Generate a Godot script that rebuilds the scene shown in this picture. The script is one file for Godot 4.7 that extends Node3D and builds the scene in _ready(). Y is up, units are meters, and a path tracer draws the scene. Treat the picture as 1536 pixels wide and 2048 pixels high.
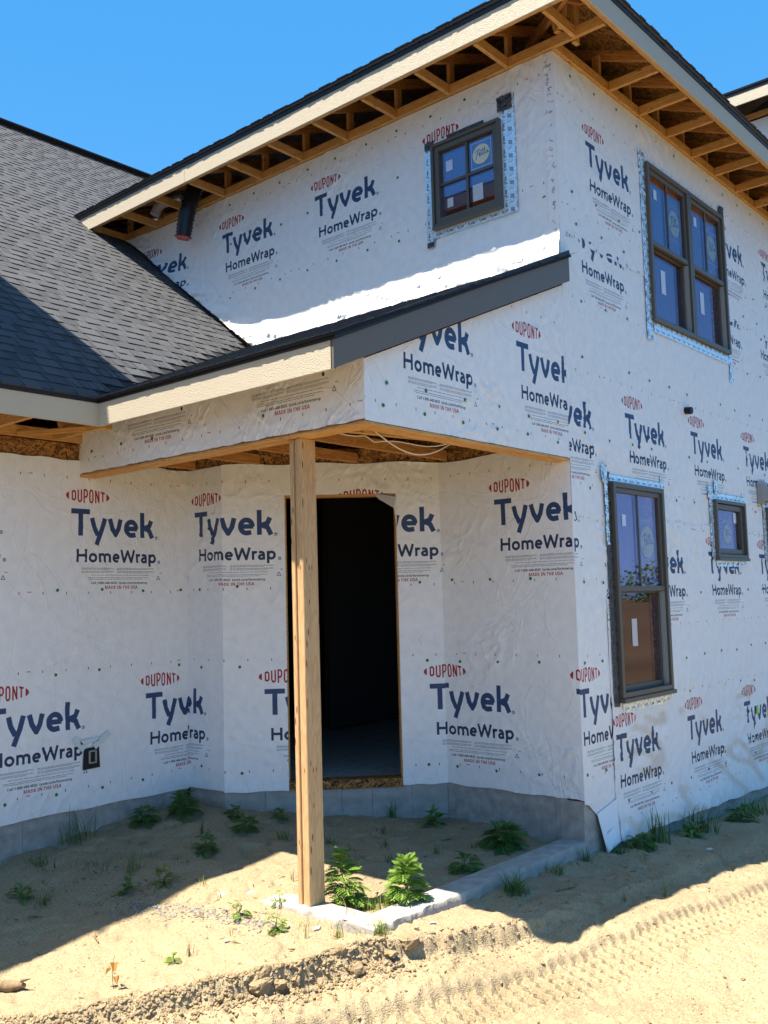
extends Node3D
# y up, metres. Corner of the two-storey block at the origin: wall A lies in z = 0 (x < 0), wall B in x = 0 (z < 0).
const HS := 6.19        # underside of the upper eaves
const EO := 0.554       # upper eave overhang to the fascia
const PZ := 2.464       # front face of the porch beam
const LX := -3.2        # wall of the wing beside the porch
const L1 := 1.3345
const KX := -2.704      # outer end of the slanting door wall
const KZ := 1.3695
const EX := -2.4        # eave of the wing beside the porch
const EY := 2.975       # underside of the lower fascias
const FZ := 2.79        # porch fascia
const SUN := Vector3(-0.17, 1.0, 0.353)
var M := {}
var house: Node3D
var rng := RandomNumberGenerator.new()
var nz := FastNoiseLite.new()
var nf := FastNoiseLite.new()
var nc := FastNoiseLite.new()
var board_cache := {}
var taken := {}

func _ready():
	rng.seed = 7
	nz.seed = 3; nz.frequency = 1.0; nz.noise_type = FastNoiseLite.TYPE_SIMPLEX_SMOOTH; nz.fractal_type = FastNoiseLite.FRACTAL_NONE
	nf.seed = 11; nf.frequency = 1.0; nf.noise_type = FastNoiseLite.TYPE_PERLIN; nf.fractal_octaves = 4
	nc.seed = 5; nc.frequency = 1.0; nc.noise_type = FastNoiseLite.TYPE_CELLULAR; nc.fractal_type = FastNoiseLite.FRACTAL_NONE
	camera_and_light()
	make_materials()
	make_ground()
	house = thing("house", "unfinished two-storey house in printed white building wrap with dark shingled roofs", "house", Vector3.ZERO)
	shell_walls()
	foundation()
	wraps()
	upper_eaves()
	porch()
	wing_eave()
	roofs()
	windows()
	openings_and_fittings()
	interior()
	back_wing()
	front_storey()
	far_trees()
	plants()
	loose_things()

func camera_and_light():
	var yaw := deg_to_rad(40.901); var pit := deg_to_rad(5.2958); var rol := deg_to_rad(-1.4855)
	var r := Vector3(cos(yaw), 0, -sin(yaw)); var f := Vector3(-sin(yaw), 0, -cos(yaw)); var u := Vector3.UP
	var f2 := f * cos(pit) + u * sin(pit); var u2 := u * cos(pit) - f * sin(pit)
	var r3 := r * cos(rol) + u2 * sin(rol); var u3 := u2 * cos(rol) - r * sin(rol)
	var cam := Camera3D.new(); cam.name = "camera"
	cam.transform = Transform3D(Basis(r3, u3, -f2), Vector3(3.8915, 1.6096, 6.7999))
	cam.fov = rad_to_deg(2.0 * atan(1024.0 / 1917.6)); cam.near = 0.05; cam.far = 900.0
	add_child(cam); cam.current = true
	var sm := ProceduralSkyMaterial.new()
	sm.sky_top_color = Color(0.046, 0.254, 0.585).linear_to_srgb()
	sm.sky_horizon_color = Color(0.30, 0.59, 1.0).linear_to_srgb()
	sm.sky_curve = 0.14
	sm.ground_bottom_color = Color(0.06, 0.08, 0.04).linear_to_srgb()
	sm.ground_horizon_color = Color(0.12, 0.16, 0.12).linear_to_srgb()
	sm.sun_angle_max = 62.0; sm.sun_curve = 0.27
	var sky := Sky.new(); sky.sky_material = sm
	var e := Environment.new()
	e.background_mode = Environment.BG_SKY; e.sky = sky; e.background_energy_multiplier = 0.525
	e.tonemap_mode = Environment.TONE_MAPPER_LINEAR; e.tonemap_exposure = 3.0
	e.sdfgi_enabled = true; e.ssao_enabled = true; e.ssil_enabled = true
	var we := WorldEnvironment.new(); we.name = "world"; we.environment = e; add_child(we)
	var sun := DirectionalLight3D.new(); sun.name = "sun"
	sun.light_energy = 1.5; sun.light_color = Color(1.0, 0.955, 0.88); sun.light_angular_distance = 0.55; sun.shadow_enabled = true
	add_child(sun)
	sun.look_at_from_position(SUN * 20.0, Vector3.ZERO, Vector3.RIGHT)

# ---------------------------------------------------------------- helpers
class G:
	var v := PackedVector3Array(); var n := PackedVector3Array(); var t := PackedVector2Array(); var c := PackedColorArray(); var ix := PackedInt32Array()
	func vert(p: Vector3, nn: Vector3, uv := Vector2.ZERO, col := Color.WHITE) -> int:
		v.append(p); n.append(nn); t.append(uv); c.append(col); return v.size() - 1
	func quad(p: Array, nn: Vector3, uv: Array = [], col := Color.WHITE):
		var b := v.size()
		for k in 4: vert(p[k], nn, uv[k] if uv else Vector2.ZERO, col)
		ix.append_array([b, b + 1, b + 2, b, b + 2, b + 3])
	func tri(p: Array, nn: Vector3, uv: Array = [], col := Color.WHITE):
		var b := v.size()
		for k in 3: vert(p[k], nn, uv[k] if uv else Vector2.ZERO, col)
		ix.append_array([b, b + 1, b + 2])
	func face(p: Array, col := Color.WHITE, uvs := 1.0, outward := Vector3.ZERO):
		var nn: Vector3 = (p[1] - p[0]).cross(p[2] - p[0]).normalized()
		if outward != Vector3.ZERO and nn.dot(outward) < 0.0: nn = -nn
		var ax: Vector3 = (p[1] - p[0]).normalized(); var ay: Vector3 = nn.cross(ax)
		var uv := []
		for q in p: uv.append(Vector2((q - p[0]).dot(ax), (q - p[0]).dot(ay)) * uvs)
		if p.size() == 4: quad(p, nn, uv, col)
		else: tri(p, nn, uv, col)
	# a box with eased edges; x is the long axis; uv in metres
	func box(xf: Transform3D, s: Vector3, ch := 0.0, uo := Vector2.ZERO, col := Color.WHITE):
		var h := s * 0.5
		var q := minf(ch, minf(h.x, minf(h.y, h.z)) * 0.45)
		var axes := [Vector3(1, 0, 0), Vector3(0, 1, 0), Vector3(0, 0, 1)]
		for a in 3:
			var b := (a + 1) % 3; var d := (a + 2) % 3
			for sg in [-1.0, 1.0]:
				var ps := []; var us := []
				for k in [[-1, -1], [1, -1], [1, 1], [-1, 1]]:
					var p := Vector3.ZERO
					p[a] = sg * h[a]; p[b] = k[0] * (h[b] - q); p[d] = k[1] * (h[d] - q)
					ps.append(xf * p); us.append(uo + (Vector2(p.z, p.y) if a == 0 else Vector2(p.x, p.z + h.y) if a == 1 else Vector2(p.x, p.y)))
				quad(ps, (xf.basis * (axes[a] * sg)).normalized(), us, col)
		if q <= 0.0: return
		for a in 3:
			var b := (a + 1) % 3; var d := (a + 2) % 3
			for sb in [-1.0, 1.0]:
				for sd in [-1.0, 1.0]:
					var ps := []; var us := []
					for k in 4:
						var p := Vector3.ZERO
						p[a] = (h[a] - q) * (-1.0 if k in [0, 3] else 1.0)
						p[b] = sb * (h[b] if k < 2 else h[b] - q); p[d] = sd * (h[d] - q if k < 2 else h[d])
						ps.append(xf * p); us.append(uo + Vector2(p.x, p.y))
					quad(ps, (xf.basis * (axes[b] * sb + axes[d] * sd)).normalized(), us, col)
	func mesh(turn := true) -> ArrayMesh:
		# front faces run clockwise seen from where the normal points
		if turn:
			for k in range(0, ix.size(), 3):
				var a0 := v[ix[k]]
				if (v[ix[k + 1]] - a0).cross(v[ix[k + 2]] - a0).dot(n[ix[k]] + n[ix[k + 1]] + n[ix[k + 2]]) > 0.0:
					var q := ix[k + 1]; ix[k + 1] = ix[k + 2]; ix[k + 2] = q
		var a := []; a.resize(Mesh.ARRAY_MAX)
		a[Mesh.ARRAY_VERTEX] = v; a[Mesh.ARRAY_NORMAL] = n; a[Mesh.ARRAY_TEX_UV] = t; a[Mesh.ARRAY_COLOR] = c; a[Mesh.ARRAY_INDEX] = ix
		var am := ArrayMesh.new(); am.add_surface_from_arrays(Mesh.PRIMITIVE_TRIANGLES, a)
		return am

func numbered(called: String) -> String:
	taken[called] = taken.get(called, -1) + 1
	return called if taken[called] == 0 else "%s_%03d" % [called, taken[called]]

func thing(called: String, label: String, category: String, at: Vector3, turn := 0.0, group := "") -> Node3D:
	var o := Node3D.new(); o.name = numbered(called); add_child(o)
	o.position = at; o.rotation.y = turn; o.set_meta("label", label); o.set_meta("category", category)
	if group: o.set_meta("group", group)
	return o

func part(parent: Node, called: String, m: Mesh, mat: Material = null, xf := Transform3D.IDENTITY) -> MeshInstance3D:
	var o := MeshInstance3D.new(); o.name = called; o.mesh = m
	if mat: o.material_override = mat
	o.transform = xf
	parent.add_child(o, true)
	return o

func node(parent: Node, called: String, xf := Transform3D.IDENTITY) -> Node3D:
	var o := Node3D.new(); o.name = called; o.transform = xf; parent.add_child(o, true); return o

func solo(called: String, m: Mesh, mat: Material, at: Vector3, label: String, category: String, group := "", turn := 0.0) -> MeshInstance3D:
	var o := MeshInstance3D.new(); o.name = numbered(called); o.mesh = m; o.material_override = mat; o.position = at; o.rotation.y = turn
	add_child(o); o.set_meta("label", label); o.set_meta("category", category)
	if group: o.set_meta("group", group)
	return o

# a length of lumber from a to b, h tall and w wide, one of four cuts of grain
func lumber(parent: Node, called: String, a: Vector3, b: Vector3, h: float, w: float, mat: Material, up := Vector3.UP, ch := 0.003) -> MeshInstance3D:
	var x := (b - a).normalized(); var l := a.distance_to(b)
	var z := x.cross(up).normalized(); var y := z.cross(x)
	var kind := rng.randi() % 5
	var key := "%.3f_%.3f_%.3f_%d" % [l, h, w, kind]
	if not board_cache.has(key):
		var g := G.new(); g.box(Transform3D.IDENTITY, Vector3(l, h, w), ch, Vector2(kind * 0.37, kind * 0.21))
		board_cache[key] = g.mesh()
	return part(parent, called, board_cache[key], mat, Transform3D(Basis(x, y, z), (a + b) * 0.5))

func tube_mesh(pts: Array, rad: Array, sides := 8, caps := true) -> ArrayMesh:
	var g := G.new(); tube(g, pts, rad, sides, caps); return g.mesh()

func tube(g: G, pts: Array, rad: Array, sides := 8, caps := true, col := Color.WHITE):
	var b := g.v.size(); var side := Vector3.ZERO; var ln := 0.0
	for i in pts.size():
		var d: Vector3 = (pts[mini(i + 1, pts.size() - 1)] - pts[maxi(i - 1, 0)]).normalized()
		if side == Vector3.ZERO: side = d.cross(Vector3(0.31, 0.2, 0.93)).normalized()
		side = (side - d * side.dot(d)).normalized()
		var o := d.cross(side)
		if i > 0: ln += pts[i].distance_to(pts[i - 1])
		for k in sides + 1:
			var a := TAU * k / sides; var nn := side * cos(a) + o * sin(a)
			g.vert(pts[i] + nn * rad[i], nn, Vector2(ln, float(k) / sides * 0.2), col)
	for i in pts.size() - 1:
		for k in sides:
			var p := b + i * (sides + 1) + k; var q := p + sides + 1
			g.ix.append_array([p, q, q + 1, p, q + 1, p + 1])
	if caps:
		for e in [0, pts.size() - 1]:
			var d: Vector3 = (pts[e] - pts[1 if e == 0 else e - 1]).normalized()
			var ce := g.vert(pts[e], d, Vector2.ZERO, col); var r0 := g.v.size()
			for k in sides + 1: g.vert(g.v[b + e * (sides + 1) + k], d, Vector2(0.02, 0.01 * k), col)
			for k in sides: g.ix.append_array([ce, r0 + k, r0 + k + 1])

func sstep(a: float, b: float, x: float) -> float:
	var t := clampf((x - a) / (b - a), 0.0, 1.0); return t * t * (3.0 - 2.0 * t)

# ---------------------------------------------------------------- materials and print
func lin(r: float, g: float, b: float, a := 1.0) -> Color:
	var c := Color(r, g, b, a).linear_to_srgb(); c.a = a; return c

func mat(r: float, g: float, b: float, rough := 0.8, tex: Texture2D = null) -> StandardMaterial3D:
	var m := StandardMaterial3D.new(); m.albedo_color = lin(r, g, b); m.roughness = rough; m.albedo_texture = tex
	m.metallic_specular = 0.4; m.cull_mode = BaseMaterial3D.CULL_DISABLED
	return m

func noise_tex(sd: int, size: int, freq: float, lo: Color, hi: Color, octs := 4, normal := 0.0, kind := FastNoiseLite.TYPE_PERLIN) -> NoiseTexture2D:
	var n := FastNoiseLite.new(); n.seed = sd; n.frequency = freq; n.fractal_octaves = octs; n.noise_type = kind
	var t := NoiseTexture2D.new(); t.width = size; t.height = size; t.seamless = true; t.noise = n
	if normal > 0.0: t.as_normal_map = true; t.bump_strength = normal
	else:
		var gr := Gradient.new(); gr.set_color(0, lo); gr.set_color(1, hi); t.color_ramp = gr
	return t

func tri(m: StandardMaterial3D, s: float, world := true):
	m.uv1_triplanar = true; m.uv1_world_triplanar = world; m.uv1_scale = Vector3(s, s, s)

func relief(m: StandardMaterial3D, t: Texture2D, cm: float):
	m.heightmap_enabled = true; m.heightmap_texture = t; m.heightmap_scale = cm

func grain_image(sd: int, lo: Color, hi: Color, knots: int) -> Image:
	# growth rings cut lengthwise: long soft streaks, a few knots
	var w := 512; var h := 256
	var n := FastNoiseLite.new(); n.seed = sd; n.frequency = 0.006; n.fractal_octaves = 3
	var n2 := FastNoiseLite.new(); n2.seed = sd + 1; n2.frequency = 0.05; n2.fractal_octaves = 3
	var r := RandomNumberGenerator.new(); r.seed = sd
	var ks := []
	for k in knots: ks.append([r.randf() * w, r.randf() * h, r.randf_range(3.0, 7.0)])
	var im := Image.create(w, h, false, Image.FORMAT_RGB8)
	for y in h:
		for x in w:
			var yy := float(y)
			var dark := 0.0
			for k in ks:
				var dx: float = (x - k[0]) * 0.45; var dy: float = y - k[1]
				var d := sqrt(dx * dx + dy * dy)
				if d < k[2] * 4.0:
					yy += (k[2] * 4.0 - d) * 0.5 * signf(dy)
					if d < k[2]: dark = maxf(dark, 1.0 - d / k[2] * 0.6)
			var ring := sin((yy * 0.16 + n.get_noise_2d(x * 0.6, yy * 2.0) * 16.0))
			var f := clampf(0.5 + 0.28 * ring + 0.5 * n2.get_noise_2d(x * 0.05, yy * 3.0) + 0.25 * n.get_noise_2d(x * 0.8, yy * 0.8), 0.0, 1.0)
			var c := lo.lerp(hi, f)
			if dark > 0.0: c = c.lerp(Color(0.20, 0.11, 0.06), dark * 0.8)
			im.set_pixel(x, y, c)
	return im

func wood(sd: int, lo: Color, hi: Color, knots := 5) -> StandardMaterial3D:
	var im := grain_image(sd, lo, hi, knots)
	im.generate_mipmaps()
	var m := mat(1, 1, 1, 0.72, ImageTexture.create_from_image(im))
	m.uv1_scale = Vector3(1.0 / 1.3, 1.0 / 0.32, 1)
	return m

func fill_poly(im: Image, p: PackedVector2Array, col: Color):
	var lo := 1e9; var hi := -1e9
	for q in p: lo = minf(lo, q.y); hi = maxf(hi, q.y)
	for y in range(maxi(0, int(floor(lo))), mini(im.get_height() - 1, int(ceil(hi))) + 1):
		var xs := []
		var yc := y + 0.5
		for k in p.size():
			var a := p[k]; var b := p[(k + 1) % p.size()]
			if (a.y <= yc) != (b.y <= yc): xs.append(a.x + (yc - a.y) / (b.y - a.y) * (b.x - a.x))
		xs.sort()
		for k in range(0, xs.size() - 1, 2):
			var x0 := int(round(xs[k])); var x1 := int(round(xs[k + 1]))
			if x1 > x0: im.fill_rect(Rect2i(x0, y, x1 - x0, 1), col)

func stroke(im: Image, pts: Array, w: Vector2, col: Color):
	# w: half width of the pen in pixels across and down
	for k in pts.size() - 1:
		var a: Vector2 = pts[k]; var b: Vector2 = pts[k + 1]
		var d := (b - a)
		if d.length() < 0.01: continue
		d = (d / w).normalized(); var o := Vector2(-d.y * w.x, d.x * w.y)
		fill_poly(im, PackedVector2Array([a + o, b + o, b - o, a - o]), col)
		if k > 0:
			var c := PackedVector2Array()
			for j in 14: c.append(a + Vector2(cos(TAU * j / 14.0) * w.x, sin(TAU * j / 14.0) * w.y))
			fill_poly(im, c, col)

func arc(cx: float, cy: float, rx: float, ry: float, a0: float, a1: float, n := 16) -> Array:
	var p := []
	for k in n + 1:
		var a := deg_to_rad(lerpf(a0, a1, float(k) / n)); p.append(Vector2(cx + rx * cos(a), cy + ry * sin(a)))
	return p

func vs(a: Array) -> Array:
	var p := []
	for k in range(0, a.size(), 2): p.append(Vector2(a[k], a[k + 1]))
	return p

# letters as pen strokes, cap height 1: [advance, stroke, stroke ...]
func letter(ch: String) -> Array:
	match ch:
		"T": return [0.79, vs([0.0, 0.915, 0.79, 0.915]), vs([0.395, 0.95, 0.395, 0.0])]
		"y": return [0.76, vs([0.09, 0.69, 0.17, 0.36, 0.34, 0.04]), vs([0.64, 0.69, 0.52, 0.28, 0.28, -0.33])]
		"v": return [0.74, vs([0.1, 0.69, 0.2, 0.33, 0.35, 0.08, 0.5, 0.33, 0.59, 0.69])]
		"e": return [0.74, arc(0.33, 0.345, 0.235, 0.262, 0, 285, 22) + vs([0.52, 0.11]), vs([0.1, 0.345, 0.6, 0.345])]
		"k": return [0.66, vs([0.1, 1.0, 0.1, 0.0]), vs([0.52, 0.69, 0.42, 0.47, 0.14, 0.37]), vs([0.2, 0.38, 0.42, 0.3, 0.56, 0.0])]
		"H": return [1.03, vs([0.1, 1.0, 0.1, 0.0]), vs([0.79, 1.0, 0.79, 0.0]), vs([0.1, 0.52, 0.79, 0.52])]
		"o": return [0.86, arc(0.365, 0.345, 0.275, 0.265, 0, 372, 26)]
		"m": return [1.2, vs([0.1, 0.7, 0.1, 0.0]), vs([0.1, 0.5, 0.2, 0.6, 0.38, 0.62, 0.52, 0.52, 0.54, 0.36, 0.54, 0.0]), vs([0.53, 0.5, 0.64, 0.6, 0.83, 0.62, 0.97, 0.52, 0.99, 0.36, 0.99, 0.0])]
		"W": return [1.4, vs([0.08, 1.0, 0.2, 0.5, 0.33, 0.06, 0.5, 0.5, 0.65, 0.9, 0.8, 0.5, 0.97, 0.06, 1.1, 0.5, 1.24, 1.0])]
		"r": return [0.48, vs([0.1, 0.7, 0.1, 0.0]), vs([0.1, 0.48, 0.22, 0.6, 0.42, 0.6])]
		"a": return [0.72, vs([0.1, 0.58, 0.3, 0.62, 0.44, 0.55, 0.48, 0.42, 0.48, 0.0]), vs([0.48, 0.38, 0.27, 0.37, 0.13, 0.29, 0.1, 0.18, 0.17, 0.08, 0.32, 0.06, 0.48, 0.12])]
		"p": return [0.72, vs([0.1, 0.68, 0.1, -0.3]), arc(0.36, 0.345, 0.26, 0.265, 0, 372, 26)]
		"D": return [0.56, vs([0.06, 1.0, 0.06, 0.0]), vs([0.06, 0.94, 0.25, 0.94, 0.37, 0.8, 0.37, 0.2, 0.25, 0.06, 0.06, 0.06])]
		"U": return [0.56, vs([0.06, 1.0, 0.06, 0.2, 0.14, 0.06, 0.3, 0.06, 0.38, 0.2, 0.38, 1.0])]
		"P": return [0.54, vs([0.06, 1.0, 0.06, 0.0]), vs([0.06, 0.94, 0.27, 0.94, 0.37, 0.82, 0.37, 0.56, 0.27, 0.44, 0.06, 0.44])]
		"O": return [0.58, vs([0.22, 0.94, 0.12, 0.9, 0.06, 0.75, 0.06, 0.25, 0.12, 0.1, 0.22, 0.06, 0.32, 0.1, 0.38, 0.25, 0.38, 0.75, 0.32, 0.9, 0.22, 0.94, 0.12, 0.9])]
		"N": return [0.56, vs([0.06, 0.0, 0.06, 1.0]), vs([0.06, 0.96, 0.38, 0.04]), vs([0.38, 0.0, 0.38, 1.0])]
		"t": return [0.42, vs([0.0, 0.94, 0.4, 0.94]), vs([0.2, 1.0, 0.2, 0.0])]
	return [0.5]

func typeset(im: Image, s: String, at: Vector2, cap: Vector2, pen: float, col: Color, gap := 0.0, bow := 0.0):
	var total := 0.0
	for ch in s: total += letter(ch)[0] + gap
	var x := 0.0
	for ch in s:
		var l := letter(ch)
		for k in range(1, l.size()):
			var pts := []
			for q in l[k]:
				var px: float = x + q.x
				var py: float = q.y
				var wv := Vector2(pen * cap.x, pen * cap.y)
				if bow > 0.0:
					var t := px / total * 2.0 - 1.0; py = 0.5 + (py - 0.5) * (1.0 - bow * t * t)
				pts.append(at + Vector2(px * cap.x, -py * cap.y))
			stroke(im, pts, Vector2(pen * cap.x, pen * cap.y), col)
		x += l[0] + gap

func small_text(im: Image, s: String, at: Vector2, width: float, high: float, col: Color, bold := false):
	# plain type, filled from the font's own outlines: at = top left, width and cap height in pixels
	var f := SystemFont.new(); f.font_names = PackedStringArray(["Droid Sans"]); f.font_weight = 700 if bold else 400
	var tm := TextMesh.new(); tm.font = f; tm.text = s; tm.font_size = 64; tm.depth = 0.0; tm.pixel_size = 1.0
	var a := tm.get_mesh_arrays()
	if a.is_empty(): return
	var v: PackedVector3Array = a[Mesh.ARRAY_VERTEX]; var ix: PackedInt32Array = a[Mesh.ARRAY_INDEX]
	var lo := Vector2(1e9, 1e9); var hi := -lo
	for p in v: lo = Vector2(minf(lo.x, p.x), minf(lo.y, p.y)); hi = Vector2(maxf(hi.x, p.x), maxf(hi.y, p.y))
	var sc := Vector2(width / (hi.x - lo.x), high / 46.0)
	for k in range(0, ix.size(), 3):
		var p := PackedVector2Array()
		for j in 3: p.append(at + Vector2((v[ix[k + j]].x - lo.x) * sc.x, (hi.y - v[ix[k + j]].y) * sc.y))
		fill_poly(im, p, col)

const CELL := Vector2(1.44, 3.14)   # one repeat of the printed roll, metres
const TOP := Vector2(0.10, 0.30)    # the T of the upper emblem in it

func emblem(im: Image, at: Vector2):
	var s := Vector2(1024.0 / CELL.x, 2048.0 / CELL.y)
	var navy := Color(0.180, 0.275, 0.440); var red := Color(0.66, 0.12, 0.12); var grey := Color(0.50, 0.51, 0.54)
	var P := func(u: float, v: float) -> Vector2: return (at + Vector2(u, v)) * s
	typeset(im, "DUPONt", P.call(0.003, -0.052), Vector2(0.0955, 0.118) * s, 0.066, red, 0.02, 0.40)
	for sg in [-1.0, 1.0]:
		var cx: float = 0.157 + sg * 0.186
		fill_poly(im, PackedVector2Array([P.call(cx + sg * 0.021, -0.108), P.call(cx + sg * 0.012, -0.127), P.call(cx - sg * 0.008, -0.140), P.call(cx - sg * 0.008, -0.077), P.call(cx + sg * 0.012, -0.09)]), red)
	typeset(im, "Tyvek", P.call(0.0, 0.222), Vector2(0.222, 0.222) * s, 0.096, navy)
	typeset(im, "HomeWrap", P.call(0.052, 0.440), Vector2(0.109, 0.109) * s, 0.098, Color(0.145, 0.205, 0.33), 0.005)
	for c in [[0.838, 0.217], [0.868, 0.432]]:
		var circle := []
		for k in 13: circle.append(P.call(c[0] + 0.012 * cos(TAU * k / 12.0), c[1] + 0.012 * sin(TAU * k / 12.0)))
		stroke(im, circle, Vector2(1.6, 1.6), navy)
		stroke(im, [P.call(c[0] - 0.003, c[1] + 0.006), P.call(c[0] - 0.003, c[1] - 0.006), P.call(c[0] + 0.005, c[1] - 0.003), P.call(c[0] + 0.004, c[1] + 0.006)], Vector2(1.2, 1.2), navy)
	var r := RandomNumberGenerator.new(); r.seed = 4
	for col in [[0.097, 0.405], [0.437, 0.815]]:
		for row in 7:
			if row == 3: continue
			var x: float = col[0]
			var end: float = col[1] - (0.02 + r.randf() * 0.06 if row in [2, 6] else 0.0)
			while x < end:
				var wl := minf(r.randf_range(0.008, 0.03), end - x)
				im.fill_rect(Rect2i(Vector2i(P.call(x, 0.487 + row * 0.0066)), Vector2i(Vector2(wl, 0.0034) * s)), grey)
				x += wl + 0.0042
	for row in [[0.19, 0.735, 0.547, 0.002], [0.155, 0.76, 0.569, 0.004], [0.155, 0.66, 0.581, 0.004]]:
		var x: float = row[0]
		while x < row[1]:
			var wl := r.randf_range(0.01, 0.05)
			im.fill_rect(Rect2i(Vector2i(P.call(x, row[2])), Vector2i(maxi(2, int(wl * s.x)), maxi(2, int(row[3] * s.y)))), Color(0.25, 0.28, 0.34))
			x += wl + 0.004
	small_text(im, "Call 1-800-448-9835  tyvek.com/homewrap", P.call(0.187, 0.602), 0.553 * s.x, 0.019 * s.y, Color(0.14, 0.16, 0.20), true)
	small_text(im, "MADE IN THE USA", P.call(0.321, 0.636), 0.322 * s.x, 0.027 * s.y, red, true)
	small_text(im, "USA", P.call(0.872, 0.525), 0.026 * s.x, 0.008 * s.y, navy, true)
	var tri3 := [P.call(0.860, 0.552), P.call(0.876, 0.584), P.call(0.843, 0.584), P.call(0.860, 0.552)]
	stroke(im, tri3, Vector2(1.8, 1.8), navy)

func wrap_print() -> Image:
	var im := Image.create(1024, 2048, false, Image.FORMAT_RGB8)
	var base := FastNoiseLite.new(); base.seed = 9; base.frequency = 0.012; base.fractal_octaves = 5
	var bi := base.get_seamless_image(1024, 2048)
	bi.convert(Image.FORMAT_L8)
	# web-like spun fibre: barely visible mottling of the sheet
	var data := bi.get_data(); var out := PackedByteArray(); out.resize(1024 * 2048 * 3)
	for k in data.size():
		var f := int(242 + (data[k] - 128) * 0.045)
		out[k * 3] = f; out[k * 3 + 1] = f; out[k * 3 + 2] = f - 1
	im = Image.create_from_data(1024, 2048, false, Image.FORMAT_RGB8, out)
	for x in [0.0, -CELL.x]: emblem(im, TOP + Vector2(x, 0)); emblem(im, TOP + Vector2(CELL.x * 0.5 + (x if x == 0.0 else -CELL.x), 1.57))
	# stud marks every 20 cm, with a tiny word now and then
	var s := Vector2(1024.0 / CELL.x, 2048.0 / CELL.y)
	var k2 := 0
	for row in [0.03, 0.98, 1.60, 2.55]:
		for i in 7:
			var p := Vector2((0.06 + i * CELL.x / 7.0), row + 0.005) * s
			im.fill_rect(Rect2i(int(p.x), int(p.y), 5, 13), Color(0.62, 0.16, 0.15) if (i + k2) % 2 == 0 else Color(0.3, 0.2, 0.25))
		small_text(im, "TYVEK", Vector2(1.16, row) * s, 26, 7, Color(0.62, 0.16, 0.15), true)
		k2 += 1
	return im

func crease_map() -> Image:
	# fold lines pressed into the sheet when it was rolled and stapled: long thin ridges and valleys, a few fans of short ones
	var im := Image.create(1024, 2048, false, Image.FORMAT_RGB8); im.fill(Color(0.5, 0.5, 0.5))
	var r := RandomNumberGenerator.new(); r.seed = 91
	var fold := func(p: Vector2, a: float, l: float, w: float, f: float):
		var pts := []; var q := p
		for k in 7:
			pts.append(q); a += r.randfn(0, 0.16); q += Vector2(cos(a), sin(a)) * l / 6.0
		for o in [Vector2.ZERO, Vector2(1024, 0), Vector2(-1024, 0), Vector2(0, 2048), Vector2(0, -2048)]:
			var hit := false
			for z in pts:
				if Rect2(-8, -8, 1040, 2064).has_point(z + o): hit = true
			if hit: stroke(im, pts.map(func(z): return z + o), Vector2(w, w), Color(f, f, f))
	for k in 170:
		var up := r.randf() < 0.6
		fold.call(Vector2(r.randf() * 1024, r.randf() * 2048), r.randfn(PI * 0.5, 0.35) if up else r.randf() * PI, r.randf_range(80, 420), r.randf_range(2.5, 7.5), 0.5 + r.randf_range(0.10, 0.34) * (1.0 if r.randf() < 0.6 else -1.0))
	for k in 22:
		var c := Vector2(r.randf() * 1024, r.randf() * 2048); var a0 := r.randf() * TAU
		for j in 6: fold.call(c, a0 + r.randfn(0, 0.5), r.randf_range(40, 220), r.randf_range(2.0, 5.0), 0.5 + r.randf_range(-0.3, 0.34))
	im.resize(230, 460, Image.INTERPOLATE_LANCZOS); im.resize(1024, 2048, Image.INTERPOLATE_CUBIC)
	im.bump_map_to_normal_map(6.5)
	return im

func osb_image() -> Image:
	var im := Image.create(1024, 512, false, Image.FORMAT_RGB8); im.fill(Color(0.50, 0.34, 0.17))
	var r := RandomNumberGenerator.new(); r.seed = 21
	for k in 5200:
		var c := Vector2(r.randf() * 1024, r.randf() * 512); var a := r.randfn(0.0, 0.9)
		var d := Vector2(cos(a), sin(a)) * r.randf_range(14, 48); var o := Vector2(-sin(a), cos(a)) * r.randf_range(2.5, 9)
		var f := r.randf()
		var col := Color(0.36, 0.21, 0.09).lerp(Color(0.74, 0.55, 0.31), f)
		if r.randf() < 0.09: col = Color(0.16, 0.09, 0.04)
		for w in [Vector2(0, 0), Vector2(1024, 0), Vector2(-1024, 0), Vector2(0, 512), Vector2(0, -512)]:
			if w != Vector2.ZERO and (c + w).x > -60 and (c + w).x < 1084 and (c + w).y > -60 and (c + w).y < 572 or w == Vector2.ZERO:
				fill_poly(im, PackedVector2Array([c + w + d + o, c + w + d * 0.9 - o, c + w - d - o * 0.7, c + w - d * 0.85 + o]), col)
	return im

func tape_image() -> Image:
	# foil flashing tape: slanting bars, broken lines and crosswise rules
	var im := Image.create(256, 1024, false, Image.FORMAT_RGB8); im.fill(Color(0.93, 0.96, 0.98))
	var ink := Color(0.10, 0.12, 0.16); var r := RandomNumberGenerator.new(); r.seed = 31
	for y in range(0, 1024, 256):
		im.fill_rect(Rect2i(0, y + 4, 256, 4), ink)
		for k in 9: stroke(im, [Vector2(150, y + 40 + k * 9), Vector2(240, y + 18 + k * 9)], Vector2(2.4, 2.4), ink)
		for k in 3:
			var p := []
			for j in 9: p.append(Vector2(60 + r.randf_range(-26, 26), y + 150 + k * 28 + r.randf_range(-12, 12)))
			stroke(im, p, Vector2(4, 4), ink)
		for k in 6: im.fill_rect(Rect2i(8 + k * 42, y + 132, 22, 4), ink)
		for k in 5: stroke(im, [Vector2(20 + k * 12, y + 118), Vector2(60 + k * 12, y + 60)], Vector2(2.2, 2.2), ink)
		for k in 4: im.fill_rect(Rect2i(140 + k * 26, y + 190 + (k % 2) * 20, 12, 26), ink)
	return im

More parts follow.
